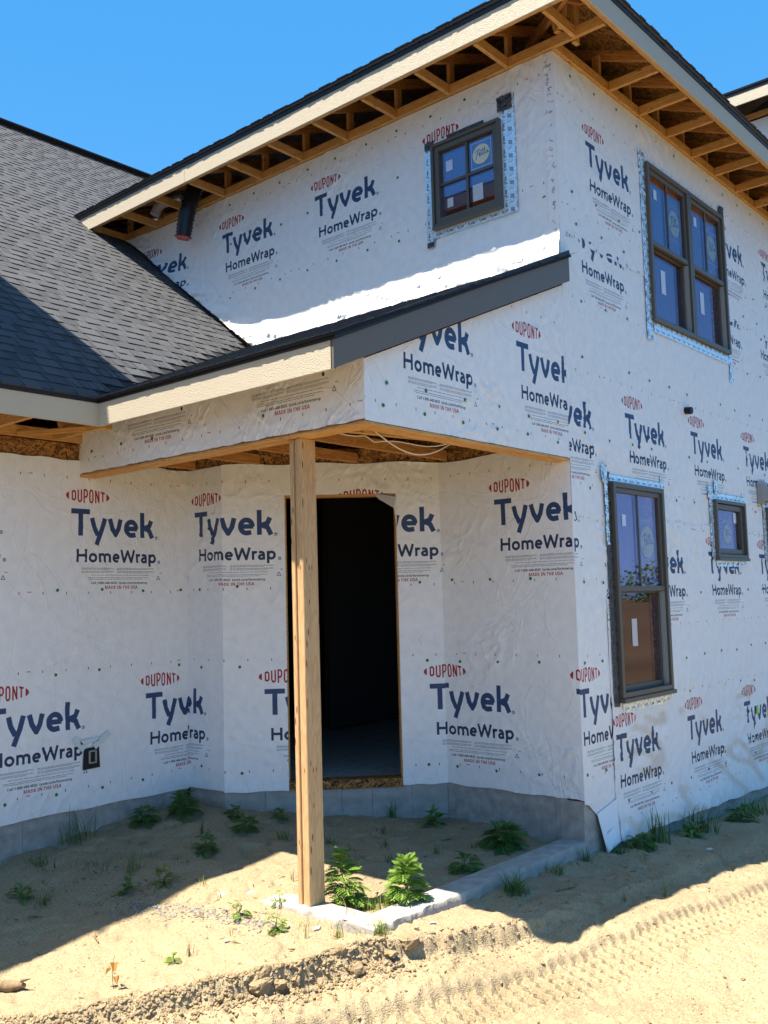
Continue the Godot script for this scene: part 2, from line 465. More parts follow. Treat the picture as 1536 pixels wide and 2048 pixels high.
func dealer_label() -> Image:
	# round yellow window label with its handwritten name, on clear film with white rules
	var im := Image.create(256, 320, false, Image.FORMAT_RGBA8); im.fill(Color(0.55, 0.72, 0.85, 0.12))
	var white := Color(0.82, 0.90, 0.95, 0.8)
	for y in [[6, 5], [18, 3], [299, 3], [309, 5]]: im.fill_rect(Rect2i(4, y[0], 248, y[1]), white)
	for x in [4, 246]: im.fill_rect(Rect2i(x, 6, 5, 308), white)
	var c := PackedVector2Array()
	for k in 40: c.append(Vector2(128 + 104 * cos(TAU * k / 40.0), 158 + 112 * sin(TAU * k / 40.0)))
	fill_poly(im, c, Color(0.90, 0.84, 0.50, 1.0))
	var ink := Color(0.10, 0.16, 0.28, 1.0)
	var w := Vector2(4.2, 4.2)
	for s in [vs([62, 214, 74, 168, 92, 112]), vs([52, 132, 76, 108, 110, 102, 122, 118, 112, 140, 84, 152]), vs([98, 172, 116, 160, 122, 148, 112, 146, 104, 164, 108, 182, 124, 176, 140, 146, 152, 112, 150, 104, 142, 118, 136, 160, 140, 176, 152, 170, 166, 142, 178, 108, 176, 100, 168, 114, 162, 156, 166, 172, 178, 164]), vs([210, 146, 196, 144, 184, 158, 188, 172, 202, 164, 212, 146, 208, 166, 216, 168, 228, 158])]:
		stroke(im, s, w, ink)
	return im

func make_materials():
	var pr := ImageTexture.create_from_image(wrap_print())
	var wr := mat(0.92, 0.92, 0.93, 0.5, pr)
	wr.metallic_specular = 0.45; wr.vertex_color_use_as_albedo = true
	wr.normal_enabled = true; wr.normal_scale = 0.6
	wr.normal_texture = ImageTexture.create_from_image(crease_map())
	M.wrap = wr
	M.wrap_back = mat(0.82, 0.82, 0.83, 0.5)
	M.wood = wood(2, Color(0.72, 0.51, 0.28), Color(0.85, 0.66, 0.41))
	M.wood_red = wood(5, Color(0.64, 0.42, 0.21), Color(0.79, 0.57, 0.33), 3)
	M.wood_post = wood(8, Color(0.71, 0.57, 0.41), Color(0.80, 0.67, 0.50), 15)
	M.wood_old = wood(12, Color(0.34, 0.26, 0.18), Color(0.48, 0.37, 0.26), 3)
	var osb := ImageTexture.create_from_image(osb_image())
	M.osb = mat(0.95, 0.95, 0.95, 0.75, osb); M.osb.uv1_scale = Vector3(1 / 1.0, 1 / 0.5, 1)
	# embossed fascia boards: one cream-coated kind, one dark kind
	var gi := FastNoiseLite.new(); gi.seed = 17; gi.frequency = 0.02; gi.fractal_octaves = 3
	var emb := Image.create(512, 256, false, Image.FORMAT_L8)
	for y in 256:
		for x in 512:
			var f := 0.5 + 0.5 * sin(y * 0.28 + gi.get_noise_2d(x * 0.7, y * 1.2) * 22.0)
			emb.set_pixel(x, y, Color(f, f, f))
	var et := ImageTexture.create_from_image(emb)
	M.fascia = mat(0.50, 0.445, 0.345, 0.55); M.fascia.uv1_scale = Vector3(1 / 0.8, 1 / 0.25, 1); relief(M.fascia, et, 0.12)
	M.fascia_dark = mat(0.140, 0.124, 0.106, 0.45); M.fascia_dark.uv1_scale = Vector3(1 / 0.8, 1 / 0.25, 1); relief(M.fascia_dark, et, 0.02)
	M.drip = mat(0.012, 0.013, 0.016, 0.4)
	var gran := noise_tex(41, 512, 0.16, Color(0.35, 0.36, 0.38), Color(1.0, 1.0, 1.0), 3)
	M.shingle = mat(0.155, 0.163, 0.180, 0.85, gran); tri(M.shingle, 2.2); M.shingle.vertex_color_use_as_albedo = true; relief(M.shingle, gran, 0.12)
	M.felt = mat(0.012, 0.012, 0.014, 0.7)
	var sand := noise_tex(51, 1024, 0.05, Color(0.70, 0.66, 0.60), Color(1.0, 1.0, 1.0), 5)
	M.sand = mat(0.50, 0.42, 0.285, 0.95, sand); tri(M.sand, 1.35); M.sand.vertex_color_use_as_albedo = true; M.sand.metallic_specular = 0.25
	relief(M.sand, noise_tex(52, 1024, 0.11, Color.BLACK, Color.WHITE, 5), 0.9)
	M.soil = mat(0.49, 0.405, 0.275, 0.95, sand); tri(M.soil, 2.3); M.soil.vertex_color_use_as_albedo = true; M.soil.metallic_specular = 0.2; relief(M.soil, noise_tex(53, 512, 0.07, Color.BLACK, Color.WHITE, 5), 0.6)
	var con := noise_tex(61, 1024, 0.012, Color(0.80, 0.79, 0.78), Color(1, 1, 1), 6)
	M.concrete = mat(0.44, 0.42, 0.385, 0.85, con); tri(M.concrete, 0.9); relief(M.concrete, noise_tex(62, 512, 0.09, Color.BLACK, Color.WHITE, 4), 0.35); M.concrete.vertex_color_use_as_albedo = true
	M.bronze = mat(0.095, 0.083, 0.066, 0.42); M.bronze.metallic_specular = 0.5
	M.bronze_light = mat(0.30, 0.31, 0.30, 0.4)
	var white1 := Image.create(4, 4, false, Image.FORMAT_RGBA8); white1.fill(Color.WHITE)
	var gl := StandardMaterial3D.new(); gl.transparency = BaseMaterial3D.TRANSPARENCY_ALPHA; gl.albedo_texture = ImageTexture.create_from_image(white1)
	gl.albedo_color = Color(0.98, 0.87, 1.0, 0.16); gl.metallic = 1.0; gl.roughness = 0.015; gl.cull_mode = BaseMaterial3D.CULL_DISABLED
	M.glass = gl
	M.paper = mat(0.62, 0.68, 0.70, 0.7)
	var lb := StandardMaterial3D.new(); lb.transparency = BaseMaterial3D.TRANSPARENCY_ALPHA; lb.albedo_texture = ImageTexture.create_from_image(dealer_label()); lb.roughness = 0.4; lb.cull_mode = BaseMaterial3D.CULL_DISABLED
	M.label = lb
	M.label_faint = lb.duplicate(); M.label_faint.albedo_color = Color(0.85, 0.95, 0.9, 0.42)
	M.tape = mat(0.88, 0.97, 1.0, 0.22, ImageTexture.create_from_image(tape_image())); M.tape.metallic = 0.4
	M.tape_dark = mat(0.10, 0.09, 0.09, 0.35, M.tape.albedo_texture); M.tape_dark.metallic = 0.2
	M.cap = mat(0.03, 0.17, 0.03, 0.45)
	M.black = mat(0.01, 0.01, 0.011, 0.5)
	M.duct = mat(0.012, 0.013, 0.016, 0.28)
	M.pink = mat(0.62, 0.20, 0.21, 0.9, noise_tex(71, 128, 0.08, Color(0.7, 0.6, 0.6), Color(1, 1, 1), 3)); tri(M.pink, 6.0, false)
	M.silver = mat(0.55, 0.55, 0.56, 0.35); M.silver.metallic = 0.7
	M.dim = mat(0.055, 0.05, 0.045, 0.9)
	M.plastic = mat(0.34, 0.33, 0.31, 0.5)
	M.cable = mat(0.72, 0.70, 0.64, 0.5)
	M.green_tag = mat(0.25, 0.72, 0.03, 0.6)
	M.leaf = mat(0.085, 0.185, 0.035, 0.6); M.leaf.vertex_color_use_as_albedo = true; M.leaf.backlight_enabled = true; M.leaf.backlight = lin(0.30, 0.42, 0.06)
	M.stem = mat(0.12, 0.17, 0.05, 0.7); M.stem.vertex_color_use_as_albedo = true
	M.clod = M.soil.duplicate(); M.clod.albedo_color = lin(0.395, 0.315, 0.205)
	M.stone = mat(0.46, 0.45, 0.44, 0.85, con); tri(M.stone, 6.0, false); M.stone.vertex_color_use_as_albedo = true
	M.bark = mat(0.42, 0.30, 0.17, 0.85, noise_tex(81, 256, 0.04, Color(0.5, 0.5, 0.5), Color(1, 1, 1), 4)); tri(M.bark, 3.0, false)

# ---------------------------------------------------------------- the house: walls and wrap
const RX := Vector3(1, 0, 0)
const RZ := Vector3(0, 0, -1)
const SD := Vector3(0.70711, 0, -0.70711)
const WIN_A := Rect2(-1.275, 4.985, 0.753, 0.787)
const WIN_B := Rect2(1.635, 4.20, 1.895, 1.57)
const WIN_C := Rect2(0.635, 0.74, 0.99, 1.84)
const WIN_D := Rect2(2.84, 1.965, 0.82, 0.60)
const WIN_E := Rect2(4.36, 1.965, 0.82, 0.60)
const DOOR := Rect2(0.55, 0.075, 0.99, 2.49)   # along the slanting wall

func frame_of(o: Vector3, right: Vector3) -> Transform3D:
	return Transform3D(Basis(right, Vector3.UP, right.cross(Vector3.UP)), o)

func wall_boxes(g: G, xf: Transform3D, r: Rect2, holes: Array, d0: float, d1: float):
	var us := [r.position.x, r.end.x]
	for h in holes: us.append(h.position.x); us.append(h.end.x)
	us.sort()
	for k in us.size() - 1:
		var a: float = us[k]; var b: float = us[k + 1]
		if b - a < 0.001 or b > r.end.x + 0.001 or a < r.position.x - 0.001: continue
		var ys := [r.position.y]
		for h in holes:
			if h.position.x < (a + b) * 0.5 and h.end.x > (a + b) * 0.5: ys.append(h.position.y); ys.append(h.end.y)
		ys.append(r.end.y); ys.sort()
		for j in range(0, ys.size(), 2):
			if ys[j + 1] - ys[j] > 0.001:
				g.box(xf * Transform3D(Basis(), Vector3((a + b) * 0.5, (ys[j] + ys[j + 1]) * 0.5, (d0 + d1) * 0.5)), Vector3(b - a, ys[j + 1] - ys[j], d1 - d0), 0.0, Vector2(a, ys[j]))

func shell_walls():
	var spec := [
		[frame_of(Vector3.ZERO, RX), Rect2(-9.0, 2.95, 8.99, 3.24), [WIN_A]],
		[frame_of(Vector3.ZERO, RX), Rect2(-L1, 0.0, L1 - 0.01, 2.95), []],
		[frame_of(Vector3.ZERO, RZ), Rect2(0.0, 0.0, 8.5, 6.19), [WIN_B, WIN_C, WIN_D, WIN_E]],
		[frame_of(Vector3(KX, 0, KZ), SD), Rect2(0.0, 0.0, 1.93, 2.975), [DOOR]],
		[frame_of(Vector3(LX, 0, KZ), RX), Rect2(0.0, 0.0, 0.496, 2.975), []],
		[frame_of(Vector3(LX, 0, 0), RZ), Rect2(-12.0, 0.0, 12.0 - KZ, 2.975), []],
	]
	for s in spec:
		var g := G.new(); wall_boxes(g, s[0], s[1], s[2], -0.15, -0.012)
		part(house, "wall_sheathing", g.mesh(), M.osb)
	# walls no one sees from here close the rooms
	var g := G.new()
	wall_boxes(g, frame_of(Vector3(-9, 0, 0), RZ), Rect2(-12, 0, 20.5, 6.19), [], -0.15, 0.0)
	wall_boxes(g, frame_of(Vector3(0, 0, -8.5), RX), Rect2(-9, 0, 9, 6.19), [], -0.15, 0.0)
	wall_boxes(g, frame_of(Vector3(0, 0, 12), RX), Rect2(-9, 0, 5.8, 3.1), [], -0.15, 0.0)
	part(house, "rear_wall", g.mesh(), M.osb)

func concrete_run(xf: Transform3D, u0: float, u1: float, y0: float, y1: float, w: float):
	var f := node(house, "foundation_wall")
	var core := G.new(); core.box(xf * Transform3D(Basis(), Vector3((u0 + u1) * 0.5, (y0 + y1) * 0.5 - 0.004, -0.12)), Vector3(u1 - u0, y1 - y0, 0.19))
	part(f, "core", core.mesh(), M.concrete)
	var u := u0
	while u < u1 - 0.02:
		var l := minf(w * rng.randf_range(0.7, 1.15), u1 - u)
		if u1 - u - l < 0.12: l = u1 - u
		var g := G.new()
		var t := rng.randf_range(0.97, 1.03)
		g.box(Transform3D.IDENTITY, Vector3(l - 0.002, y1 - y0, 0.03), 0.0015, Vector2.ZERO, Color(t, t, t))
		part(f, "concrete_panel", g.mesh(), M.concrete, xf * Transform3D(Basis(), Vector3(u + l * 0.5, (y0 + y1) * 0.5, -0.026 + rng.randf_range(-0.0015, 0.0015))))
		u += l

func foundation():
	concrete_run(frame_of(Vector3.ZERO, RX), -L1 - 0.04, -0.012, -0.9, 0.03, 0.42)
	concrete_run(frame_of(Vector3.ZERO, RZ), 0.0, 8.5, -1.0, 0.03, 0.62)
	concrete_run(frame_of(Vector3(KX, 0, KZ), SD), 0.0, 1.93, -0.9, 0.03, 0.34)
	concrete_run(frame_of(Vector3(LX, 0, KZ), RX), 0.0, 0.496, -0.9, 0.03, 0.5)
	concrete_run(frame_of(Vector3(LX, 0, 0), RZ), -12.0, -KZ, -1.2, 0.03, 0.6)
	# the porch ledge: a chipped strip along both open sides, cast in two lengths
	for run in [[Vector3(-0.105, 0, 1.22), Vector2(2.55, 0.235), PI * 0.5], [Vector3(-1.70, 0, 2.385), Vector2(3.0, 0.225), 0.0]]:
		var g := G.new()
		var n := int(run[1].x / 0.012)
		for k in n + 1:
			var u: float = -run[1].x * 0.5 + run[1].x * k / n
			for j in 7:
				# profile: down the outer side, over the broken edge, across the top, down the inner side
				var w: float = run[1].y * 0.5
				var p: Vector2 = [Vector2(w, -0.95), Vector2(w, -0.345), Vector2(w - 0.012, -0.312), Vector2(w - 0.03, -0.300), Vector2(-w + 0.02, -0.300), Vector2(-w, -0.312), Vector2(-w, -0.95)][j]
				var chip := nf.get_noise_2d(u * 5.0 + run[2] * 7.0, 3.0 + j * 0.2)
				if j in [1, 2]: p += Vector2(-absf(chip) * 0.06 - 0.012 * absf(nf.get_noise_2d(u * 19.0, j * 5.0)), chip * 0.03)
				if run[2] == 0.0 and j > 0 and j < 6: p.y -= 0.045 * sstep(0.85, 0.55, u) + 0.0006
				if j in [3, 4]: p.y += nf.get_noise_2d(u * 5.0, j * 2.0 + 30.0) * 0.006; p.x += chip * 0.012
				g.vert(Vector3(u, p.y, p.x), Vector3.UP, Vector2(u, p.x), Color.WHITE)
		for k in n:
			for j in 6:
				var a := k * 7 + j
				g.ix.append_array([a, a + 7, a + 8, a, a + 8, a + 1])
		for e in [0, n]:
			var a: int = e * 7
			for j in [[0, 1, 5], [0, 5, 6], [1, 2, 4], [1, 4, 5], [2, 3, 4]]: g.ix.append_array([a + j[0], a + j[1], a + j[2]])
		part(house, "porch_ledge", smoothed(g), M.concrete, Transform3D(Basis(Vector3.UP, run[2]), run[0]))

func smoothed(g: G) -> ArrayMesh:
	for k in g.n.size(): g.n[k] = Vector3.ZERO
	for k in range(0, g.ix.size(), 3):
		var a := g.v[g.ix[k]]; var nn := (g.v[g.ix[k + 2]] - a).cross(g.v[g.ix[k + 1]] - a)
		for j in 3: g.n[g.ix[k + j]] += nn
	for k in g.n.size(): g.n[k] = g.n[k].normalized() if g.n[k].length() > 1e-9 else Vector3.UP
	return g.mesh()

func crumple(u: float, y: float, amp: float, sd: float, fq := 1.0) -> float:
	u *= fq; y *= fq
	var d := nz.get_noise_2d(u * 1.1 + sd, y * 1.1) * 0.005 * minf(amp, 1.5)
	var mk := sstep(-0.25, 0.5, nz.get_noise_2d(u * 0.8 + sd * 2.0, y * 0.9 + 9.0)) * 0.8 + 0.2
	for th in [0.5, 2.45, 1.25]:
		var c := cos(th); var s := sin(th)
		var bend := nz.get_noise_2d(u * 1.5 + 40.0, y * 1.5 + sd) * 0.25
		var rdg := 1.0 - absf(nz.get_noise_2d((u * c + y * s + bend) * 5.0 + sd * 3.0 + th * 11.0, (-u * s + y * c) * 0.5))
		d += pow(rdg, 12.0) * mk * amp * 0.011
	return d

# one sheet of wrap on a wall. say: p (u of a T), q (its top y), w (repeat), amp, sd, top/bot callables or numbers, holes, flare
func sheet(xf: Transform3D, u0: float, u1: float, bot: Callable, top: Callable, say: Dictionary) -> MeshInstance3D:
	var st: float = say.get("step", 0.022 if u1 - u0 < 5.0 else 0.028)
	var us := [u0, u1]; var ys := []
	var lo := 1e9; var hi := -1e9
	var nu := int(ceil((u1 - u0) / st))
	for k in range(1, nu): us.append(lerpf(u0, u1, float(k) / nu))
	for u in us: lo = minf(lo, bot.call(u)); hi = maxf(hi, top.call(u))
	var ny := maxi(2, int(ceil((hi - lo) / st)))
	for k in ny + 1: ys.append(lerpf(lo, hi, float(k) / ny))
	for h in say.get("holes", []):
		us.append(h.position.x); us.append(h.end.x); ys.append(h.position.y); ys.append(h.end.y)
	us.sort(); ys.sort()
	var amp: float = say.get("amp", 1.0); var sd: float = say.get("sd", 1.0)
	var g := G.new(); var W := us.size(); var H := ys.size()
	var dd := PackedFloat32Array(); dd.resize(W * H)
	var yy := PackedFloat32Array(); yy.resize(W * H)
	var off: float = say.get("off", 0.003); var fq: float = say.get("fq", 1.0)
	for i in W:
		var b: float = bot.call(us[i]); var t: float = top.call(us[i])
		for j in H:
			var y := clampf(ys[j], b, t); yy[i * H + j] = y
			var hold := 1.0
			for pn in say.get("pin", []): hold = minf(hold, sstep(0.0, 0.08, absf(us[i] - pn)))
			var d := crumple(us[i], y, amp, sd, fq) * hold + 0.003 * (1.0 - hold) + off
			if say.has("flare"):
				var q: float = clampf(1.0 - (y - b) / say.flare.y, 0.0, 1.0)
				var fold := pow(1.0 - absf(nz.get_noise_2d(us[i] * 1.1 + y * 4.6 + sd, us[i] * 0.5)), 5.0) + 0.6 * pow(1.0 - absf(nz.get_noise_2d(us[i] * 2.2 + y * 9.0, sd + us[i])), 5.0)
				d += q * q * say.flare.x + q * fold * say.get("fold", 0.02)
			if say.has("hang"): d += say.hang * sstep(-0.02, -0.4, y) * (0.7 + 0.5 * nz.get_noise_2d(us[i] * 1.2, 3.0))
			dd[i * H + j] = d
	for i in W:
		for j in H:
			var i0 := maxi(i - 1, 0); var i1 := mini(i + 1, W - 1); var j0 := maxi(j - 1, 0); var j1 := mini(j + 1, H - 1)
			var du: float = (dd[i1 * H + j] - dd[i0 * H + j]) / maxf(us[i1] - us[i0], 0.004)
			var dy: float = (dd[i * H + j1] - dd[i * H + j0]) / maxf(yy[i * H + j1] - yy[i * H + j0], 0.004)
			var y := yy[i * H + j]
			var col := Color.WHITE
			if say.has("mud"):
				# dried splashes of sand: streaks with edges of their own
				var f := sstep(0.62, 0.9, 1.0 - absf(nz.get_noise_2d(us[i] * 1.1 + y * 2.6, us[i] * 0.5 - y * 1.2 + 5.0))) * sstep(0.0, 0.35, nz.get_noise_2d(us[i] * 0.9, y * 1.4 + 21.0)) * (1.0 if y < 0.55 else 0.0)
				col = Color.WHITE.lerp(Color(0.72, 0.58, 0.42), f * 0.55)
			g.vert(xf * Vector3(us[i], y, dd[i * H + j]), (xf.basis * Vector3(-clampf(du, -2, 2), -clampf(dy, -2, 2), 1.0)).normalized(), Vector2((us[i] - say.p) / say.get("w", CELL.x) + TOP.x / CELL.x, (say.q - y + TOP.y) / CELL.y), col)
	for i in W - 1:
		for j in H - 1:
			var a := i * H + j
			if yy[a + 1] - yy[a] < 1e-5 and yy[a + H + 1] - yy[a + H] < 1e-5: continue
			var cu: float = (us[i] + us[i + 1]) * 0.5; var cy: float = (ys[j] + ys[j + 1]) * 0.5
			var skip := false
			for h in say.get("holes", []):
				if h.has_point(Vector2(cu, cy)): skip = true
			if not skip: g.ix.append_array([a, a + H, a + H + 1, a, a + H + 1, a + 1])
	var o := part(house, say.get("called", "house_wrap"), g.mesh(), say.get("mat", M.wrap))
	if say.has("nails"):
		for nl in say.nails:
			var p := Vector3(nl.x, nl.y, maxf(crumple(nl.x, nl.y, amp, sd, fq), 0.003) + off + 0.001)
			part(o, "cap_nail", M.cap_mesh, M.cap, Transform3D(xf.basis, xf * p))
	return o

func rows(u0: float, u1: float, ys: Array, gap := 0.405) -> Array:
	var a := []
	for y in ys:
		var u := u0 + rng.randf() * 0.1
		while u < u1:
			if rng.randf() > 0.12: a.append(Vector2(u + rng.randfn(0, 0.008), y + rng.randfn(0, 0.008)))
			u += gap
	return a

func clear_of(a: Array, holes: Array) -> Array:
	return a.filter(func(p): return not holes.any(func(h): return h.grow(0.12).has_point(p)))

func wraps():
	var g := G.new()
	var sides := 10
	for k in sides:
		var a := TAU * k / sides; var b := TAU * (k + 1) / sides
		var p := Vector3(cos(a), sin(a), 0); var q := Vector3(cos(b), sin(b), 0)
		g.quad([p * 0.0135, q * 0.0135, q * 0.012 + Vector3(0, 0, 0.0025), p * 0.012 + Vector3(0, 0, 0.0025)], (p + q).normalized())
		g.tri([p * 0.012 + Vector3(0, 0, 0.0025), q * 0.012 + Vector3(0, 0, 0.0025), Vector3(0, 0, 0.0032)], Vector3(0, 0, 1))
	M.cap_mesh = g.mesh()
	var A := frame_of(Vector3.ZERO, RX); var B := frame_of(Vector3.ZERO, RZ); var Lf := frame_of(Vector3(LX, 0, 0), RZ)
	var S := frame_of(Vector3(KX, 0, KZ), SD); var S3 := frame_of(Vector3(LX, 0, KZ), RX)
	var num := func(x: float) -> Callable: return func(_u): return x
	# upper wall A, its foot lying on the porch roof and against the slope of the wing
	var foot := func(u: float) -> float: return (4.345 if u > -3.72 else 4.345 + 0.775 * (-3.72 - u)) + 0.02 * nz.get_noise_2d(u * 2.0, 4.0)
	sheet(A, -6.25, 0.011, foot, num.call(6.185), {"p": -2.83, "q": 5.765, "w": 1.475, "sd": 3.0, "pin": [0.011], "amp": 0.9, "holes": [WIN_A], "flare": Vector2(0.055, 0.42), "fold": 0.034, "step": 0.026,
		"nails": clear_of(rows(-5.9, -0.1, [6.09, 5.62, 5.02], 0.41), [WIN_A])})
	# wall B: three courses, each lapping the one below
	sheet(B, -0.008, 8.5, func(u): return 4.60 + 0.008 * nz.get_noise_2d(u * 4.0, 1.0), num.call(6.185), {"p": 0.494, "q": 5.575, "w": 1.417, "sd": 6.0, "pin": [-0.008], "amp": 0.8, "holes": [WIN_B], "off": 0.007,
		"nails": clear_of(rows(0.2, 5.5, [6.08, 5.03, 4.75], 0.42), [WIN_B])})
	sheet(B, -0.006, 8.5, func(u): return 2.225 + 0.01 * nz.get_noise_2d(u * 3.0, 8.0), num.call(4.66), {"p": 0.995, "q": 3.222, "w": 1.41, "sd": 9.0, "pin": [-0.006], "amp": 0.8, "holes": [WIN_B, WIN_C, WIN_D, WIN_E], "off": 0.005,
		"nails": clear_of(rows(0.25, 5.5, [4.1, 3.6, 2.95, 2.5], 0.42), [WIN_B, WIN_C, WIN_D, WIN_E])})
	var low := func(u: float) -> float: return -0.395 - 0.028 * (u - 0.5) + (0.0 if u > 0.52 else 0.10 * (0.52 - u)) + 0.012 * nz.get_noise_2d(u * 2.5, 2.0)
	sheet(B, 0.50, 8.5, low, num.call(2.29), {"p": 0.545, "q": 0.450, "w": 1.42, "sd": 12.0, "amp": 1.1, "holes": [WIN_C, WIN_D, WIN_E], "off": 0.006, "hang": 0.03, "mud": true,
		"nails": clear_of(rows(0.7, 5.5, [1.62, 1.02, 0.68, -0.1], 0.42), [WIN_C, WIN_D, WIN_E])})
	# the sheet that turns the corner from the porch onto wall B
	sheet(B, -0.006, 0.55, func(u): return -0.02 - 0.22 * maxf(u, 0.0) if u < 0.07 else -0.04 - 0.8 * minf(u - 0.07, 0.46), num.call(2.29), {"p": 0.0 - 0.025, "q": 0.868, "w": 1.445, "sd": 15.0, "pin": [-0.006], "amp": 0.8, "holes": [], "off": 0.001,
		"nails": rows(0.05, 0.5, [1.72, 1.07, 0.2], 0.3)})
	# porch walls
	sheet(A, -L1 + 0.002, 0.005, func(u): return 0.01 + 0.012 * nz.get_noise_2d(u * 3.0, 3.0), func(u): return 2.835 + 0.01 * sin(u * 7.0), {"p": -0.748, "q": 2.445, "w": 1.445, "sd": 18.0, "pin": [-L1, 0.005], "amp": 1.0, "hang": 0.02,
		"nails": rows(-1.25, -0.05, [1.765, 1.075, 0.17])})
	var half := DOOR
	sheet(S, -0.002, 1.937, func(u): return (0.0 if u < half.position.x + 0.03 else 0.012) + 0.01 * nz.get_noise_2d(u * 4.0, 7.0), func(u): return 2.845 + 0.008 * sin(u * 9.0), {"p": 0.13 + 1.445 - 0.496 - 0.005, "q": 2.440, "w": 1.445, "sd": 21.0, "pin": [0.0, 1.937], "amp": 0.95, "holes": [Rect2(half.position.x, -0.05, half.size.x, half.end.y + 0.05)],
		"nails": clear_of(rows(0.1, 1.85, [1.765, 1.075, 0.17]), [half])})
	sheet(S3, 0.0, 0.499, func(u): return 0.004 + 0.02 * u, num.call(2.84), {"p": 0.125, "q": 2.445, "w": 1.445, "sd": 24.0, "pin": [0.498], "amp": 1.3, "nails": rows(0.12, 0.45, [1.76, 1.08, 0.2], 0.3)})
	sheet(Lf, -7.0, -KZ, func(u): return -0.004 + 0.008 * nz.get_noise_2d(u * 2.0, 5.0), func(u): return 2.838 + 0.012 * nz.get_noise_2d(u * 3.0, 1.0), {"p": -2.551, "q": 2.434, "w": 1.437, "sd": 27.0, "amp": 0.85,
		"nails": rows(-4.35, -1.4, [1.758, 1.085, 0.15], 0.41)})
	# around the porch beam: the rake triangle flush with wall B, and the front
	var up := func(u: float) -> float: return 4.16 + 0.427 * u
	sheet(B, -PZ - 0.006, 0.0, num.call(2.722), up, {"p": -2.13, "q": 3.552, "w": 1.40, "sd": 30.0, "pin": [-PZ, 0.0], "amp": 0.75, "off": 0.004, "nails": rows(-2.3, -0.1, [2.83, 3.0], 0.42)})
	sheet(frame_of(Vector3(0, 0, PZ), RX), LX - 0.12, 0.007, func(u): return 2.728 + 0.006 * nz.get_noise_2d(u * 6.0, 2.0), func(u): return 3.13 - 0.16 * sstep(-3.05, -3.3, u), {"p": -1.135, "q": 3.530, "w": 1.478, "sd": 33.0, "amp": 0.8, "fq": 1.7, "step": 0.016, "pin": [0.0],
		"nails": rows(-3.1, -0.1, [2.9], 0.42)})
	# folded-over strips at the corner of the block, and staples along laps and corner
	sheet(A, -0.085, 0.012, func(u): return 4.40 + 0.02 * nz.get_noise_2d(u * 30.0, 1.0), num.call(6.18), {"p": 3.0, "q": 4.0, "sd": 36.0, "called": "corner_strip", "mat": M.wrap_back, "amp": 1.3, "fq": 2.2, "off": 0.010, "step": 0.014, "pin": [0.012]})
	var stp := G.new()
	for k in 150:
		var p := Vector3.ZERO; var bs := Basis(Vector3(0, 0, 1), rng.randfn(0, 0.9))
		var fr: Transform3D = A
		if k < 55: fr = A; p = Vector3(-0.03 + rng.randfn(0, 0.012), rng.randf_range(4.45, 6.1), 0.021)
		elif k < 100: fr = B; p = Vector3(rng.randf_range(0.03, 5.0), 4.615 + rng.randfn(0, 0.008), 0.016)
		else: fr = B; p = Vector3(rng.randf_range(0.03, 5.0), 2.24 + rng.randfn(0, 0.008), 0.016)
		if WIN_B.grow(0.1).has_point(Vector2(p.x, p.y)) or WIN_C.grow(0.1).has_point(Vector2(p.x, p.y)) or WIN_D.grow(0.1).has_point(Vector2(p.x, p.y)): continue
		stp.box(fr * Transform3D(bs, p), Vector3(rng.randf_range(0.012, 0.03), 0.0035, 0.003))
	var so := part(house, "staples", stp.mesh(), M.bronze); so.set_meta("kind", "stuff")
	# loose turned-up corner of the lower sheet
	var fl := G.new()
	var P := func(z: float, y: float, x: float) -> Vector3: return Vector3(x, y, z)
	for q in [[P.call(-0.22, -0.30, 0.035), P.call(-0.23, -0.42, 0.07), P.call(-0.42, -0.385, 0.05), P.call(-0.36, -0.26, 0.055)], [P.call(-0.17, -0.12, 0.012), P.call(-0.22, -0.425, 0.062), P.call(-0.52, -0.39, 0.035), P.call(-0.52, -0.05, 0.012)]]:
		fl.face(q, Color.WHITE, 0.001, Vector3(1, 0, 0.3))
	part(house, "turned_up_flap", fl.mesh(), M.wrap_back)

